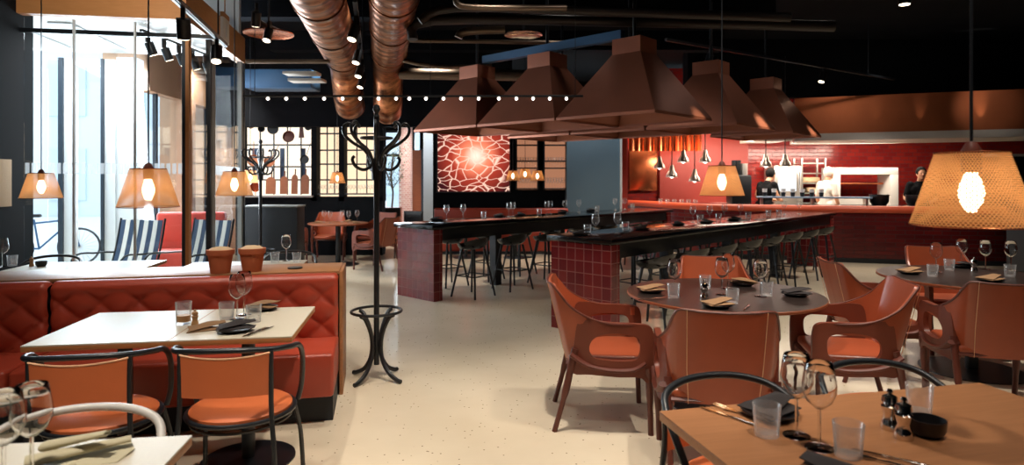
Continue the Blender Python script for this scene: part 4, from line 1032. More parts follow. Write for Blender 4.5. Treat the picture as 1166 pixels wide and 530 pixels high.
# utensils in the display window
UY = YB - .06
def P2(px, py): return Vector((X(px, UY), UY, Z(py, UY)))
def pan(px, py, r, deg, m, lab, name='hanging_pan', cat='pan'):
    t = thing(name, lab, cat, P2(px, py)); q = Matrix.Rotation(R(deg), 4, 'Y')
    bm = BM(); lathe(bm, [(0, -.02), (r * .85, -.02), (r, .025), (r * .95, .025), (r * .8, -.01), (0, -.01)], 24); bmesh.ops.transform(bm, matrix=q @ Matrix.Rotation(R(78), 4, 'X'), verts=bm.verts[:]); obj('bowl', bm, m, t)
    bm = BM(); tube(bm, [q @ Vector((0, 0, r)), q @ Vector((0, 0, r + .26))], .012, 6, flat=.5); obj('handle', bm, m, t)
for px, py, r, dg, m, lab in ((286, 143, .07, 20, 'board', 'small round pan hanging first from left in the window'), (298, 147, .07, 0, 'black', 'black ladle hanging second from left in the window'), (311, 147, .11, 70, 'black', 'black oval pan hanging third from left in the window'),
                              (329, 156, .12, 10, 'leather_dark', 'brown round pan hanging in the middle of the window'), (351, 145, .07, 60, 'black', 'small black ladle hanging at right in the window'), (289, 183, .12, 0, 'board', 'copper pan hanging low at left in the window'),
                              (307, 184, .11, 30, 'board', 'reddish pan hanging beside the coat stand hooks'), (347, 182, .09, 20, 'black', 'small dark pan hanging low at right in the window'), (291, 213, .10, 180, 'copper', 'copper pan standing low at left in the window')):
    pan(px, py, r, dg, m, lab)
t = thing('hanging_spatula', 'dark wooden spatula hanging in the utensil window', 'spatula', P2(343, 148)); bm = BM(); prism(bm, [(-.05, -.16), (.06, -.16), (.03, .12), (-.02, .12)], -.01, .01); bmesh.ops.rotate(bm, matrix=Matrix.Rotation(R(90), 3, 'X'), verts=bm.verts[:]); obj('blade', bm, 'leather_dark', t)
bm = BM(); tube(bm, [(.005, 0, .12), (.0, 0, .30)], .012, 6); obj('handle', bm, 'leather_dark', t)
def board(px, w, h, lab, rnd=.4, rz=0):
    z0 = Z(222, UY) + .018; t = thing('cutting_board', lab, 'cutting board', (X(px, UY - .1), UY - .14, z0), 0); k = 10
    po = [(-w / 2, 0), (w / 2, 0), (w / 2, h * .62)] + [(w / 2 * math.cos(a), h * .62 + h * .22 * math.sin(a)) for a in [PI * i / k for i in range(1, k)]] + [(-w / 2, h * .62)]
    bm = BM(); prism(bm, po, -.012, .012); bmesh.ops.rotate(bm, matrix=Matrix.Rotation(R(86), 3, 'X'), verts=bm.verts[:]); obj('board', bm, 'board', t)
    bm = BM(); tube(bm, [(0, .05, h * .80), (0, .065, h * 1.08)], .022, 8, flat=.5); obj('handle', bm, 'board', t); t.rotation_euler = (0, 0, 0)
for px, w, h, lab in ((309, .19, .40, 'round wooden cutting board with handle, leftmost in the window'), (324, .15, .42, 'dark wooden cutting board, second in the window'), (336, .12, .46, 'narrow cutting board, third in the window'), (348, .15, .46, 'tall wooden cutting board, rightmost in the window')): board(px, w, h, lab)
bm = BM(); tube(bm, [(X(278, UY), UY - .05, Z(137, UY)), (X(358, UY), UY - .05, Z(136, UY))], .02, 8); tag(obj('utensil_rail', bm, 'copper'), 'copper rail along the top of the utensil window', 'rail')
def shelf_row(x0, x1, y, z, n, lab, h=1.):
    for k in range(n):
        o = SG.put((x0 + (x1 - x0) * k / (n - 1), y, z), 0, lab, lab); o.scale = (h, h, h)
bm = BM(); box(bm, ((X(363) + X(428)) / 2, YB - .02, Z(221)), (X(428) - X(363), .2, .025)); tag(obj('glass_shelf', bm, 'frame_dark'), 'dark shelf of glasses in the warm lit window', 'shelf')
shelf_row(X(365), X(386), YB - .04, Z(221) + .0126, 7, 'wine glass on the shelf of the warm lit window, left pane', .8)
shelf_row(X(396), X(426), YB - .04, Z(221) + .0126, 9, 'wine glass on the shelf of the warm lit window, right pane', .8)
# olive tree, brick column, high chairs in the opening
p = D(446, 236, 15.0); p.z = 0; t = thing('potted_olive_tree', 'slim olive tree in a rusty planter in the bright opening', 'tree', p)
bm = BM(); box(bm, (0, 0, .42), (.42, .42, .84), .01); obj('planter', bm, 'terracotta_pot', t)
bm = BM(); tube(bm, spline([(0, 0, .8), (.03, 0, 1.2), (-.02, .02, 1.6), (.04, 0, 2.1)], 5), .022, 8)
for a, z in ((20, 1.45), (140, 1.6), (250, 1.5), (330, 1.8), (80, 1.9)): tube(bm, [(0, 0, z - .2), (.26 * math.cos(R(a)), .26 * math.sin(R(a)), z + .2)], .01, 6)
obj('trunk', bm, 'bark', t)
bm = BM()
for k in range(420):
    a = random.uniform(0, 2 * PI); z = random.uniform(1.35, 2.35); r = random.uniform(.05, .38) * math.sin(min(1, (z - 1.25) / .5) * PI / 2)
    c = Vector((r * math.cos(a), r * math.sin(a), z)); q = Matrix.Translation(c) @ Matrix.Rotation(random.uniform(0, 6.3), 4, 'Z') @ Matrix.Rotation(random.uniform(-1, 1), 4, 'X')
    vs = [bm.verts.new(q @ Vector(v)) for v in ((-.012, 0, 0), (0, -.05, 0), (.012, 0, 0), (0, .05, .01))]; bm.faces.new(vs)
obj('foliage', bm, 'leaf', t, recalc=False)
bm = BM(); tube(bm, [(0, 0, 0), (0, 0, 3.2)], .17, 20); tag(obj('brick_column', bm, brick('pale brick column', (206, 150, 144), (220, 178, 170), (236, 222, 218), .12, .05, .5), loc=(D(462, 205, 16.0).x, 16.0, 0)), 'round pale brick column in the bright opening', 'column')
def make_highchair():
    t = thing('high_chair', 'x', 'chair')
    bm = BM(); box(bm, (0, 0, .46), (.42, .42, .04), .01); obj('seat', bm, 'black', t)
    bm = BM(); box(bm, (0, -.20, .78), (.42, .03, .22), .01); obj('backrest', bm, 'black', t)
    for sx in (-1, 1):
        for sy in (-1, 1): bm = BM(); tube(bm, [(.19 * sx, .19 * sy, 0), (.18 * sx, .19 * sy, .86 if sy < 0 else .45)], .016, 6); obj('leg', bm, 'black', t)
    return t
hc = Proto(make_highchair()); hc.put((D(436, 250, 12.6).x, 13.6, 0), R(200), 'black chair by the opening, left of the planter'); hc.put((-2.0, 12.2, 0), R(160), 'black chair below the art panel at left')
# art panel and glass shelves
AX0, AX1, AZ0, AZ1 = X(498, YA), X(581, YA), Z(219, YA), Z(150, YA)
t = thing('art_panel', 'large glowing red art panel with pale cracks', 'art panel', ((AX0 + AX1) / 2, YA, (AZ0 + AZ1) / 2))
bm = BM(); box(bm, (0, -.03, 0), (AX1 - AX0, .05, AZ1 - AZ0)); obj('panel', bm, 'art', t, smooth=0)
bm = BM(); w2_, h2_ = (AX1 - AX0) / 2, (AZ1 - AZ0) / 2
for s in (-1, 1): box(bm, (s * w2_, -.03, 0), (.03, .08, 2 * h2_ + .03)); box(bm, (0, -.03, s * h2_), (2 * w2_, .08, .03))
obj('frame', bm, 'black', t)
for i, (p0, p1) in enumerate(((588, 612), (619, 644))):
    x0, x1 = X(p0, YA), X(p1, YA); t = thing('glass_cabinet', 'lit wall cabinet of glasses, %s of two beside the art panel' % ('left' if i == 0 else 'right'), 'cabinet', ((x0 + x1) / 2, YA, 0))
    w = (x1 - x0) / 2; z0, z1 = Z(216, YA), Z(150, YA)
    bm = BM(); box(bm, (0, -.012, (z0 + z1) / 2), (2 * w, .02, z1 - z0)); obj('back_panel', bm, 'shelf_glow', t)
    bm = BM()
    for s in (-1, 1): box(bm, (s * w, -.12, (z0 + z1) / 2), (.03, .24, z1 - z0))
    box(bm, (0, -.12, z1), (2 * w, .24, .03)); obj('frame', bm, 'black', t)
    for k, py in enumerate((166, 184, 192, 215)):
        bm = BM(); box(bm, (0, -.12, Z(py, YA)), (2 * w - .03, .22, .025)); obj('shelf', bm, 'black', t)
        if k in (0, 2, 3): shelf_row(x0 + .06, x1 - .06, YA - .13, Z(py, YA) + .0126, 7, 'wine glass on %s shelf of the %s lit wall cabinet' % (('upper', '', 'middle', 'lowest')[k], 'left' if i == 0 else 'right'), 1.05)
t = thing('booth_sofa', 'red leather booth sofa along the wall under the art panel', 'sofa', ((X(493, 13) + X(648, 13)) / 2, 12.95, 0))
bm = BM(); box(bm, (0, .28, .62), (2.8, .14, .58), .04, seg=3); obj('backrest', bm, 'red_leather', t); bm = BM(); box(bm, (0, 0, .26), (2.8, .5, .40), .04, seg=3); obj('seat', bm, 'red_leather', t)
bm = BM(); box(bm, (0, 0, .03), (2.76, .44, .06)); obj('plinth', bm, 'charcoal', t)
for k, px in enumerate((535, 590)):
    square_table('restaurant_table', 'low wooden table before the booth sofa, %s of two' % ('left' if k == 0 else 'right'), 'table', D(px + 18, 240, 12.55), .75, .7, 0, 'rim', 'oak_edge', (-.37,))

# ================================================================== KITCHEN
kc = [(2.55, 14.9), (3.0, 14.1), (3.38, 13.1), (3.75, 12.45), (4.58, 12.02), (6.02, 11.5), (7.23, 11.2), (8.95, 10.95), (10.4, 10.8)]
kp = [p.xy for p in spline([(x, y, 0) for x, y in kc], 8)]
nr = []
for i in range(len(kp)):
    t_ = kp[min(i + 1, len(kp) - 1)] - kp[max(i - 1, 0)]; nr.append(Vector((-t_.y, t_.x)).normalized())
def off(d): return [p + n * d for p, n in zip(kp, nr)]
t = thing('kitchen_bar', 'curved dark red tiled bar front of the open kitchen with padded orange rail', 'bar')
def strip(d0, d1, z0, z1):
    a, b = off(d0), off(d1); bm = BM()
    prism_pts = [(p.x, p.y) for p in a] + [(p.x, p.y) for p in b[::-1]]
    lo = [bm.verts.new((x, y, z0)) for x, y in prism_pts]; hi = [bm.verts.new((x, y, z1)) for x, y in prism_pts]; n = len(a); m = len(lo)
    for i in range(m): bm.faces.new((lo[i], lo[(i + 1) % m], hi[(i + 1) % m], hi[i]))
    for i in range(n - 1): bm.faces.new((hi[i], hi[i + 1], hi[m - 2 - i], hi[m - 1 - i])); bm.faces.new((lo[i + 1], lo[i], lo[m - 1 - i], lo[m - 2 - i]))
    return bm
obj('front', strip(0, .16, .0, .90), 'bar_brick', t); obj('plinth', strip(-.02, .16, .0, .08), 'charcoal', t)
a = off(.07); bm = BM(); tube(bm, [(p.x, p.y, .955) for p in a], .10, 12, flat=.75); obj('padded_rail', bm, 'rail_leather', t)
obj('worktop', strip(.2, .85, .98, 1.02), 'slab', t); obj('body', strip(.2, .8, .0, .98), 'charcoal', t)
def KP(px, d, z): q = D(px, 205, d); return Vector((q.x, q.y, z))
# pass shelf with cups, bowls
sh = thing('pass_shelf', 'pale blue serving shelf on the kitchen bar', 'shelf', KP(925, 12.25, 1.02), R(-17))
bm = BM(); box(bm, (0, 0, .14), (2.0, .34, .03), .004); obj('shelf_board', bm, mat('pale blue board', (150, 176, 206), .4), sh)
for x in (-.92, 0, .92): bm = BM(); box(bm, (x, 0, .063), (.04, .26, .126)); obj('support', bm, 'steel', sh)
G_C = 'stacks of cups on the serving shelf'
def make_cup():
    t = thing('cup_stack', 'x', 'cups')
    bm = BM(); lathe(bm, [(0, 0), (.035, 0), (.045, .08), (0, .08)], 14); obj('cup', bm, 'black', t)
    bm = BM(); lathe(bm, [(0, .081), (.04, .081), (.048, .15), (.044, .15), (.03, .09), (0, .09)], 14); obj('cup', bm, 'white', t)
    return t
cup = Proto(make_cup()); mr = Matrix.Rotation(R(-17), 3, 'Z')
for k in range(7):
    q = KP(925, 12.25, 1.02) + mr @ Vector((-.86 + .17 * k, 0, .1555)); cup.put(q, 0, '%s cup stack from the left on the serving shelf' % ORD[k], G_C)
for k, (px, r) in enumerate(((1001, .17), (1044, .19))):
    q = KP(px, 11.95 if k == 0 else 11.75, 1.0205); bm = bowl_bm(r, .2)
    t_ = tag(obj('serving_bowl', bm, 'plate', loc=q), 'large dark serving bowl on the kitchen bar, %s' % ('left of two' if k == 0 else 'right of two'), 'bowl')
# oven, rack, hearth, coffee machine, fridge
t = thing('combi_oven', 'steel oven with bright glass door behind the chef', 'oven', (X(894, 14.6), 14.75, 0))
bm = BM(); box(bm, (0, 0, 1.28), (.62, .6, 1.1), .02); obj('body', bm, 'steel', t); bm = BM(); box(bm, (-.02, -.30, 1.50), (.42, .03, .52), .01); obj('door_window', bm, 'screen', t)
bm = BM(); box(bm, (0, 0, .36), (.6, .56, .72)); obj('stand', bm, 'steel', t); bm = BM(); tube(bm, [(.25, -.34, 1.3), (.25, -.34, 1.7)], .015, 8); obj('handle', bm, 'chrome', t)
t = thing('tray_rack', 'tall steel tray rack between the oven and the hearth', 'rack', (X(924, 14.6), 14.7, 0))
bm = BM()
for sx in (-.27, .27):
    for sy in (-.2, .2): box(bm, (sx, sy, 1.0), (.035, .035, 2.0))
obj('frame', bm, 'steel', t)
for k in range(7): bm = BM(); box(bm, (0, 0, .5 + k * .23), (.52, .4, .025)); obj('tray', bm, 'steel', t)
bm = BM(); box(bm, (-.02, 0, 1.50), (.4, .3, .12), .02); box(bm, (.05, 0, 1.27), (.3, .3, .10), .02); obj('bread', bm, 'soil', t)
t = thing('stone_hearth', 'white framed hearth opening in the open kitchen', 'hearth', (X(984, 14.0), 14.2, 0))
xw = (X(1022, 14) - X(947, 14)) / 2; zt, zl = Z(191, 14), Z(199, 14)
bm = BM(); box(bm, (0, 0, (zt + zl) / 2), (2 * xw, .5, zt - zl), .01)
for s in (-1, 1): box(bm, (s * (xw - .09), 0, zl / 2), (.18, .5, zl), .005)
obj('surround', bm, 'white_steel', t); bm = BM(); box(bm, (0, .1, .55), (2 * xw - .36, .3, 1.1)); obj('base', bm, 'white_steel', t); bm = BM(); tube(bm, [(-xw + .2, 0, zl - .2), (xw - .2, 0, zl - .2)], .02, 8); obj('rod', bm, 'copper', t)
t = thing('coffee_machine', 'black coffee grinder and machine before the red wall', 'machine', (X(841, 13.6), 13.6, 1.0))
bm = BM(); box(bm, (0, 0, .30), (.42, .4, .6), .03); obj('body', bm, 'black', t); bm = BM(); tube(bm, [(-.05, 0, .6), (-.05, 0, .92)], .10, 16); obj('hopper', bm, 'black_gloss', t); bm = BM(); tube(bm, [(.12, 0, .6), (.12, 0, .85)], .07, 14); obj('canister', bm, 'steel', t)
bm = BM(); box(bm, (0, 0, .5), (1.2, .6, 1.0), .01); tag(obj('back_counter', bm, 'steel', loc=(4.45, 13.7, 0)), 'steel back counter under the coffee machine', 'counter')
t = thing('refrigerator', 'tall black appliance at right edge behind the large lamp', 'fridge', (X(1160, 13.4), 13.8, 0))
bm = BM(); box(bm, (0, 0, 1.0), (1.0, .6, 2.0), .01); obj('body', bm, 'black', t); bm = BM(); box(bm, (0, 0, 2.03), (1.05, .64, .05)); obj('top', bm, 'white_steel', t); bm = BM(); tube(bm, [(-.1, -.33, 1.0), (-.1, -.33, 1.5)], .02, 8); obj('handle', bm, 'chrome', t)
# canopy
t = thing('kitchen_canopy', 'wide copper canopy with pale steel underside over the kitchen', 'canopy')
cA, cB = D(905, 160, 12.7), D(1210, 151, 11.2)
dirc = (cB - cA); dirc.z = 0; dirc.normalize(); nc = Vector((-dirc.y, dirc.x, 0))
def quadprism(p, q, dep, z0, z1):
    bm = BM(); P_ = [p, q, q + nc * dep, p + nc * dep]; prism(bm, [(v.x, v.y) for v in P_], z0, z1); return bm
obj('copper_front', quadprism(cA, cB, .06, 2.42, 3.14), 'canopy', t, smooth=0)
obj('steel_rim', quadprism(cA - nc * .02, cB - nc * .02, 1.6, 2.28, 2.42), 'white_steel', t, smooth=0)
obj('hood_box', quadprism(cA + nc * .07, cB + nc * .07, 1.5, 2.43, 3.12), 'charcoal', t, smooth=0)
bm = BM(); box(bm, ((X(855, 13.8) + cA.x) / 2, 13.6, 2.42), (cA.x - X(855, 13.8) + .2, 1.2, .22), .01); tag(obj('extractor_box', bm, 'white_steel'), 'pale steel extractor box left of the copper canopy', 'extractor')
# heat lamps
def make_heatlamp():
    t = thing('heat_lamp', 'x', 'heat lamp')
    bm = BM(); lathe(bm, [(.115, 0), (.118, .02), (.10, .08), (.06, .13), (.045, .20), (.03, .25), (0, .255)], 22, cap0=False); obj('shade', bm, 'lamp_metal', t)
    bm = BM(); ball(bm, (0, 0, .03), .05); obj('bulb', bm, 'dot', t)
    bm = BM(); tube(bm, [(0, 0, .25), (0, 0, 2.2)], .01, 6); obj('cord', bm, 'black', t); return t
hl = Proto(make_heatlamp())
for k, (px, py, d) in enumerate(((751, 192, 13.2), (765, 202, 13.0), (778, 185, 13.0), (791, 207, 12.8), (803, 185, 12.8), (872, 190, 12.6), (894, 190, 12.6))):
    hl.put(D(px, py, d), 0, '%s chrome heat lamp from the left over the kitchen bar' % ORD[k], 'chrome heat lamps over the kitchen bar')
for k in range(6): TB.put(KP(752 + k * 8, 13.4 - .09 * k, 1.0005), 0, '%s glass from the left on the back counter' % ORD[k], 'glasses on the back counter')

# ---- people
def person(label, loc, rz, shirt, low, hairm='hair', lean=0., arms='work', cap=None):
    t = thing('person', label, 'person', loc, rz); bm = BM()
    def limb(pts, rs, seg=12):
        tube(bm, spline(pts, 4), [v.x for v in spline([(r, 0, 0) for r in rs], 4)], seg)
        for p, r in zip(pts, rs): ball(bm, p, r * .98, sub=2)
    def T(x, y, z): return Vector((x, y + lean * max(0, z - .95), z - .12 * lean * max(0, z - .95)))
    limb([T(0, 0, .92), T(0, -.01, 1.08), T(0, .0, 1.25), T(0, -.01, 1.40)], [.135, .125, .145, .10])
    for s in (-1, 1):
        ball(bm, T(.09 * s, 0, .95), .12); ball(bm, T(.10 * s, 0, 1.30), .115); ball(bm, T(.17 * s, -.01, 1.40), .065)
        limb([T(.09 * s, 0, .92), Vector((.095 * s, .02, .50)), Vector((.095 * s, -.02, .09))], [.095, .062, .042])
        limb([Vector((.095 * s, -.05, .04)), Vector((.10 * s, .06, .035)), Vector((.105 * s, .15, .03))], [.038, .042, .03])
        if arms == 'work': el, wr = T(.27 * s, .06, 1.12), T(.13 * s, .32, 1.08)
        else: el, wr = T(.25 * s, -.02, 1.12), T(.24 * s, .10, .88)
        limb([T(.185 * s, -.01, 1.40), el, wr], [.055, .043, .028])
        dv = (wr - el).normalized(); sd = dv.cross(Vector((0, 0, 1))).normalized(); pm = wr + dv * .05
        ball(bm, pm, .04, (1, 1, .55)); limb([wr, wr + dv * .09], [.027, .03], 8)
        for f in range(4):
            b0 = wr + dv * .085 + sd * (-.027 + .018 * f); ln = (.065, .078, .072, .055)[f]
            limb([b0, b0 + dv * ln * .55 + Vector((0, 0, -.006)), b0 + dv * ln * .8 + Vector((0, 0, -.03))], [.0095, .0088, .0075], 6)
        b0 = wr + dv * .03 - sd * .03 * s; limb([b0, b0 - sd * s * .025 + dv * .03, b0 - sd * s * .028 + dv * .06], [.012, .011, .009], 6)
    nk = T(0, .0, 1.44); hd = T(0, .02, 1.63) + Vector((0, .03 * (1 + lean), 0))
    limb([nk, T(0, .0, 1.50), hd - Vector((0, .01, .07))], [.062, .055, .058])
    ball(bm, hd, .1, (.80, .98, 1.16), 3); ball(bm, hd + Vector((0, .035, -.055)), .065, (.85, .9, .9)); ball(bm, hd + Vector((0, .095, -.012)), .018, (.8, 1.2, 1.3))
    ball(bm, hd + Vector((0, .078, -.082)), .03, (1, .7, .8))
    for s in (-1, 1): ball(bm, hd + Vector((.083 * s, -.005, -.01)), .027, (.35, .7, 1.1))
    o = obj('body', bm, 'skin', t, recalc=False)
    def solid(o, vox):
        md = o.modifiers.new('r', 'REMESH'); md.mode = 'VOXEL'; md.voxel_size = vox
        sm = o.modifiers.new('s', 'SMOOTH'); sm.factor = .5; sm.iterations = 3
        dg = bpy.context.evaluated_depsgraph_get(); me = bpy.data.meshes.new_from_object(o.evaluated_get(dg)); o.modifiers.clear(); o.data = me
        me.polygons.foreach_set('use_smooth', [True] * len(me.polygons))
    solid(o, .0075)
    def cloth(name, m, parts):
        nonlocal bm
        bm = BM()
        for f in parts:
            if f[0] == 'l': limb(f[1], f[2])
            else: ball(bm, f[1], f[2])
        c = obj(name, bm, m, t, recalc=False); solid(c, .011)
    parts = [('l', [T(0, 0, .90), T(0, -.01, 1.08), T(0, 0, 1.25), T(0, -.01, 1.40)], [.155, .145, .163, .112])]
    for s in (-1, 1):
        parts += [('b', T(.09 * s, 0, .95), .135), ('b', T(.10 * s, 0, 1.30), .13), ('b', T(.17 * s, -.01, 1.40), .08)]
        el = T(.27 * s, .06, 1.12) if arms == 'work' else T(.25 * s, -.02, 1.12)
        parts.append(('l', [T(.185 * s, -.01, 1.40), T(.185 * s, -.01, 1.40).lerp(el, .75)], [.070, .062]))
    cloth('shirt', shirt, parts)
    parts = []
    for s in (-1, 1): parts += [('l', [T(.09 * s, 0, .93), Vector((.095 * s, .02, .50)), Vector((.095 * s, -.02, .10))], [.118, .082, .066]), ('b', T(.07 * s, 0, .93), .135)]
    cloth('trousers', low, parts)
    bm = BM(); ball(bm, hd + Vector((0, -.022, .035)), .112, (.86, .98, 1.06), 3)
    bmesh.ops.delete(bm, geom=[v for v in bm.verts if (v.co.y > hd.y + .055 and v.co.z < hd.z + .07) or v.co.z < hd.z - .07], context='VERTS')
    obj('hair' if not cap else 'cap', bm, cap or hairm, t)
    for s in (-1, 1): bm = BM(); ball(bm, hd + Vector((.032 * s, .088, .012)), .011, (1, .6, .7)); obj('eye', bm, 'eye', t)
    bm = BM(); ball(bm, hd + Vector((0, .097, -.062)), .02, (1.1, .35, .3)); obj('mouth', bm, 'lip', t)
    return t
person('chef in black shirt bending over work left of the steel oven', (X(877, 13.2), 13.5, 0), R(-62), 'shirt_black', 'cloth_white', lean=.22)
person('chef in black shirt looking down behind the bowls beside the large lamp', (X(1050, 12.9), 13.0, 0), R(165), 'shirt_black', 'shirt_black', lean=.12)
person('pale clothed cook with white cap standing beside the tray rack', (X(942, 13.5), 13.5, 0), R(-70), 'cloth_white', 'cloth_white', arms='down', cap='cloth_white')

# ================================================================== BEHIND THE LOBBY GLASS AND OUTSIDE
def make_deck():
    t = thing('striped_lounge_chair', 'x', 'lounge chair'); n = 9
    rows_s = []
    for i in range(n):
        x0 = -.30 + .6 * i / n; x1 = -.30 + .6 * (i + 1) / n; prof = [(.34, .40), (.1, .36), (-.12, .36), (-.22, .52), (-.30, .80), (-.34, 1.0)]
        pr = spline([(0, y, z) for y, z in prof], 4)
        bm = BM(); grid(bm, [[Vector((x0 + .002, p.y, p.z)) for p in pr], [Vector((x1 - .002, p.y, p.z)) for p in pr]], .008); obj('stripe', bm, 'navy' if i % 2 == 0 else 'cream', t)
    for s in (-1, 1):
        bm = BM(); tube(bm, spline([(.32 * s, .34, .39), (.32 * s, -.10, .35), (.32 * s, -.24, .56), (.32 * s, -.35, 1.02)], 5), .013, 8); obj('side_frame', bm, 'black', t)
        bm = BM(); tube(bm, spline([(.33 * s, .36, .0), (.33 * s, .34, .58), (.33 * s, .0, .62), (.33 * s, -.26, .60)], 5), .012, 8); obj('armrest', bm, 'black', t)
        bm = BM(); tube(bm, [(.32 * s, -.34, .0), (.32 * s, -.20, .46)], .012, 8); obj('leg', bm, 'black', t)
    return t
dk = Proto(make_deck())
dk.put((D(137, 200, 7.55).x, 7.55, 0), R(168), 'navy and white striped lounge chair behind glass, left of two')
dk.put((D(212, 200, 7.45).x, 7.55, 0), R(158), 'navy and white striped lounge chair behind glass, right of two')
bm = BM(); t = thing('red_armchair', 'red upholstered seat behind the striped lounge chairs', 'armchair', (D(209, 200, 9.6).x, 9.75, 0), R(12))
box(bm, (0, .2, .62), (1.0, .16, .75), .05, seg=3); obj('backrest', bm, 'red_fabric', t); bm = BM(); box(bm, (0, -.15, .30), (1.0, .6, .28), .05, seg=3); obj('seat', bm, 'red_fabric', t); bm = BM(); box(bm, (0, -.1, .08), (.9, .6, .16)); obj('base', bm, 'black', t)
# bicycle outside
bp_ = D(52, 205, 11.5); t = thing('bicycle', 'parked bicycle outside the lobby windows', 'bicycle', (bp_.x, bp_.y, -.07), R(20))
for x in (-.52, .52):
    bm = BM(); ring(bm, (x, 0, .34), .33, .02, 36, 8, 'Y'); wh = obj('wheel', bm, 'black', t); bm = BM()
    for k in range(10): a = PI * k / 10; tube(bm, [(x + .32 * math.cos(a), 0, .34 + .32 * math.sin(a)), (x - .32 * math.cos(a), 0, .34 - .32 * math.sin(a))], .003, 4)
    obj('spokes', bm, 'steel', wh)
bm = BM()
for a, b in (((-.52, .34), (-.18, .85)), ((-.18, .85), (-.10, .32)), ((-.10, .32), (.38, .80)), ((-.2, .78), (.38, .84)), ((.38, .95), (.52, .34)), ((-.52, .34), (-.10, .32))): tube(bm, [(a[0], 0, a[1]), (b[0], 0, b[1])], .017, 8)
obj('frame', bm, 'blue_steel', t)
bm = BM(); tube(bm, spline([(.30, -.26, 1.02), (.40, -.12, 1.04), (.40, .12, 1.04), (.30, .26, 1.02)], 4), .013, 8); obj('handlebar', bm, 'black', t); bm = BM(); box(bm, (-.20, 0, .92), (.26, .13, .06), .02); obj('saddle', bm, 'black', t)
for k, (x, y, w, h, lab) in enumerate(((-22, 30, 9, 13, 'pale building outside beyond the lobby windows'), (-3, 40, 12, 12, 'pale building outside beyond the far entrance'))):
    t = thing('building', lab, 'building', (x, y, -.07)); bm = BM(); box(bm, (0, 0, h / 2), (w, 6, h)); obj('wall', bm, 'ext_wall', t)
    for i in range(3):
        for j in range(3):
            bm = BM(); box(bm, (-w / 2 + w * (i + .5) / 3, -3.02, 1.8 + 3.6 * j), (w / 3 * .55, .08, 2.2)); obj('window', bm, 'ext_glass', t)

# ================================================================== LIGHT
WARM = (1, .90, .77)
Cs = 3.95
def ceil_spot(x, y, tx, ty, w, ang=58, z=Cs, tz=.7): spot('ceiling_spot', (x, y, z), (tx, ty, tz), w, ang, .7, WARM, .06)
spot('ceiling_spot', (-1.9, 2.62, Cs), (-1.66, 3.4, .7), 125, 62, .7, WARM, .02); ceil_spot(-2.3, 3.9, -2.2, 4.6, 70, 44); ceil_spot(-.9, 4.2, -1.1, 4.1, 110, 42)
ceil_spot(-1.2, .9, -1.35, 1.6, 340, 52)
ceil_spot(1.0, 1.2, .9, 1.9, 150, 55); ceil_spot(2.1, 1.6, 1.6, 1.9, 60, 55)
ceil_spot(.2, 3.0, .3, 3.6, 330, 70, tz=0); ceil_spot(-.2, 5.2, -.2, 5.6, 380, 72, tz=0); ceil_spot(-1.6, 7.2, -1.4, 7.6, 320, 72, tz=0)
ceil_spot(1.5, 3.2, 1.5, 4.1, 190, 56); ceil_spot(2.8, 3.6, 2.5, 4.3, 260, 60, tz=.4); ceil_spot(3.9, 4.2, 3.8, 5.0, 190, 58)
ceil_spot(4.2, 6.6, 3.6, 6.6, 320, 70, tz=0); ceil_spot(5.8, 9.0, 5.6, 9.2, 260, 66, tz=0); ceil_spot(6.6, 10.2, 6.4, 11.4, 160, 70, tz=.9); ceil_spot(4.4, 10.6, 4.3, 12.1, 120, 60, tz=.9)
ceil_spot(-3.1, 10.4, -3.1, 11.2, 300, 62); ceil_spot(-1.3, 10.2, -1.0, 10.8, 300, 66, tz=0); ceil_spot(-2.4, 14.8, -2.6, 15.5, 300, 70, tz=0)
ceil_spot(.8, 9.6, .9, 10.2, 260, 66); ceil_spot(2.2, 11.4, 2.1, 12.0, 240, 66)
spot('track_beam', (-3.0, 4.9, 3.3), on(lob, -.9, 0, 3.2), 90, 80, .8, WARM); spot('track_beam', (-2.2, 7.4, 3.5), on(lob, 0, 1.2, 3.2), 50, 80, .8, WARM)
# kitchen lights
area('kitchen_light', (6.2, 13.2, 2.26), (6.2, 13.4, 0), 95, 4.5, .9, (1, .88, .74)); area('kitchen_wall_light', (6.4, 13.4, 2.24), (6.4, 15.2, 1.6), 90, 4.5, .3, (1, .82, .66))
area('kitchen_back_light', (3.6, 13.9, 3.3), (3.6, 14.6, 1.2), 90, 1.8, .5, (1, .74, .5))
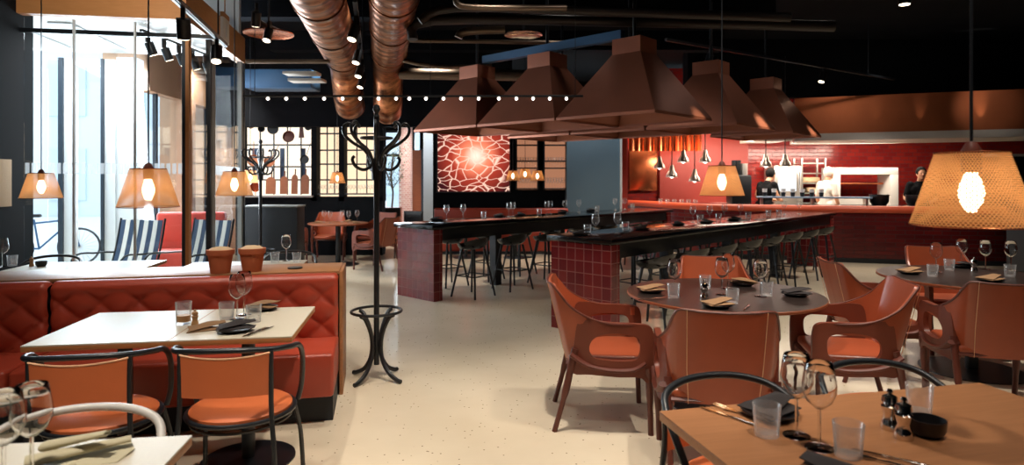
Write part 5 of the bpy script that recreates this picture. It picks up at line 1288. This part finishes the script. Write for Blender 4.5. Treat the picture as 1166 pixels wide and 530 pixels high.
# track heads that rake the copper hoods, then spots added for the canopy
pA = RC.lerp(RD_, .15) + Vector((0, 0, -.26)); pB = RC.lerp(RD_, .62) + Vector((0, 0, -.26))
spot('track_beam', (2.55, 6.55, 2.75), (2.10, 6.72, 2.25), 34, 22, .9); spot('track_beam', (3.75, 7.75, 3.0), (3.30, 8.02, 2.32), 130, 22, .9); spot('track_beam', (5.0, 9.1, 2.9), (4.57, 9.42, 2.26), 90, 20, .9)
for f_, w_ in ((.33, 16), (.50, 22), (.72, 90)):  # unseen narrow spots added to streak the copper front
    q_ = cA.lerp(cB, f_) - nc * .16; spot('canopy_streak_spot', (q_.x, q_.y, 2.36), (q_.x + nc.x * .16, q_.y + nc.y * .16, 2.9), w_ * .5, 26, .9, (1, .82, .62), .02)
spot('canopy_fill_spot', (5.2, 8.0, 3.7), (7.0, 12.0, 2.8), 26, 46, .9, WARM, .08); spot('canopy_fill_spot', (7.4, 8.4, 3.7), (8.8, 11.6, 2.8), 40, 22, .9, WARM, .08)  # unseen spots added to brighten the canopy copper
# daylight through the lobby
area('lobby_fill', on(lob, -1.7, 1.35, 3.16), on(lob, -1.7, 1.6, 0), 75, 1.6, 1.6, (.92, .97, 1))  # added fill under the soffit that brightens the lobby columns
area('daylight', on(lob, -1.8, LD + 1.6, 1.9), on(lob, -1.0, -1.5, .9), 420, 2.6, 2.6, (.80, .91, 1))
area('daylight', (XE(461), YE + 1.2, 1.6), (XE(461), 12, .6), 200, 1.6, 2.4, (.84, .93, 1))
# unseen wide spots added as soft fill under the ceiling
for x_ in (-2.6, .6, 3.8):
    for y_ in (1.2, 4.5, 7.8): spot('fill_spot', (x_, y_, 4.1), (x_, y_ + .01, 0), 24, 150, .9, (1, .90, .82), .2)
spot('wall_fill_spot', (-1.9, 13.2, 3.9), (-2.1, 15.4, 1.4), 220, 70, .8, (.9, .95, 1)); spot('wall_fill_spot', (1.6, 11.9, 3.9), (1.65, 13.2, 1.9), 160, 60, .8, (.92, .96, 1)); spot('wall_fill_spot', (-5.6, 11.2, 3.6), (-5.8, 13, 1.8), 260, 80, .8, WARM)  # unseen spots added to brighten the back walls
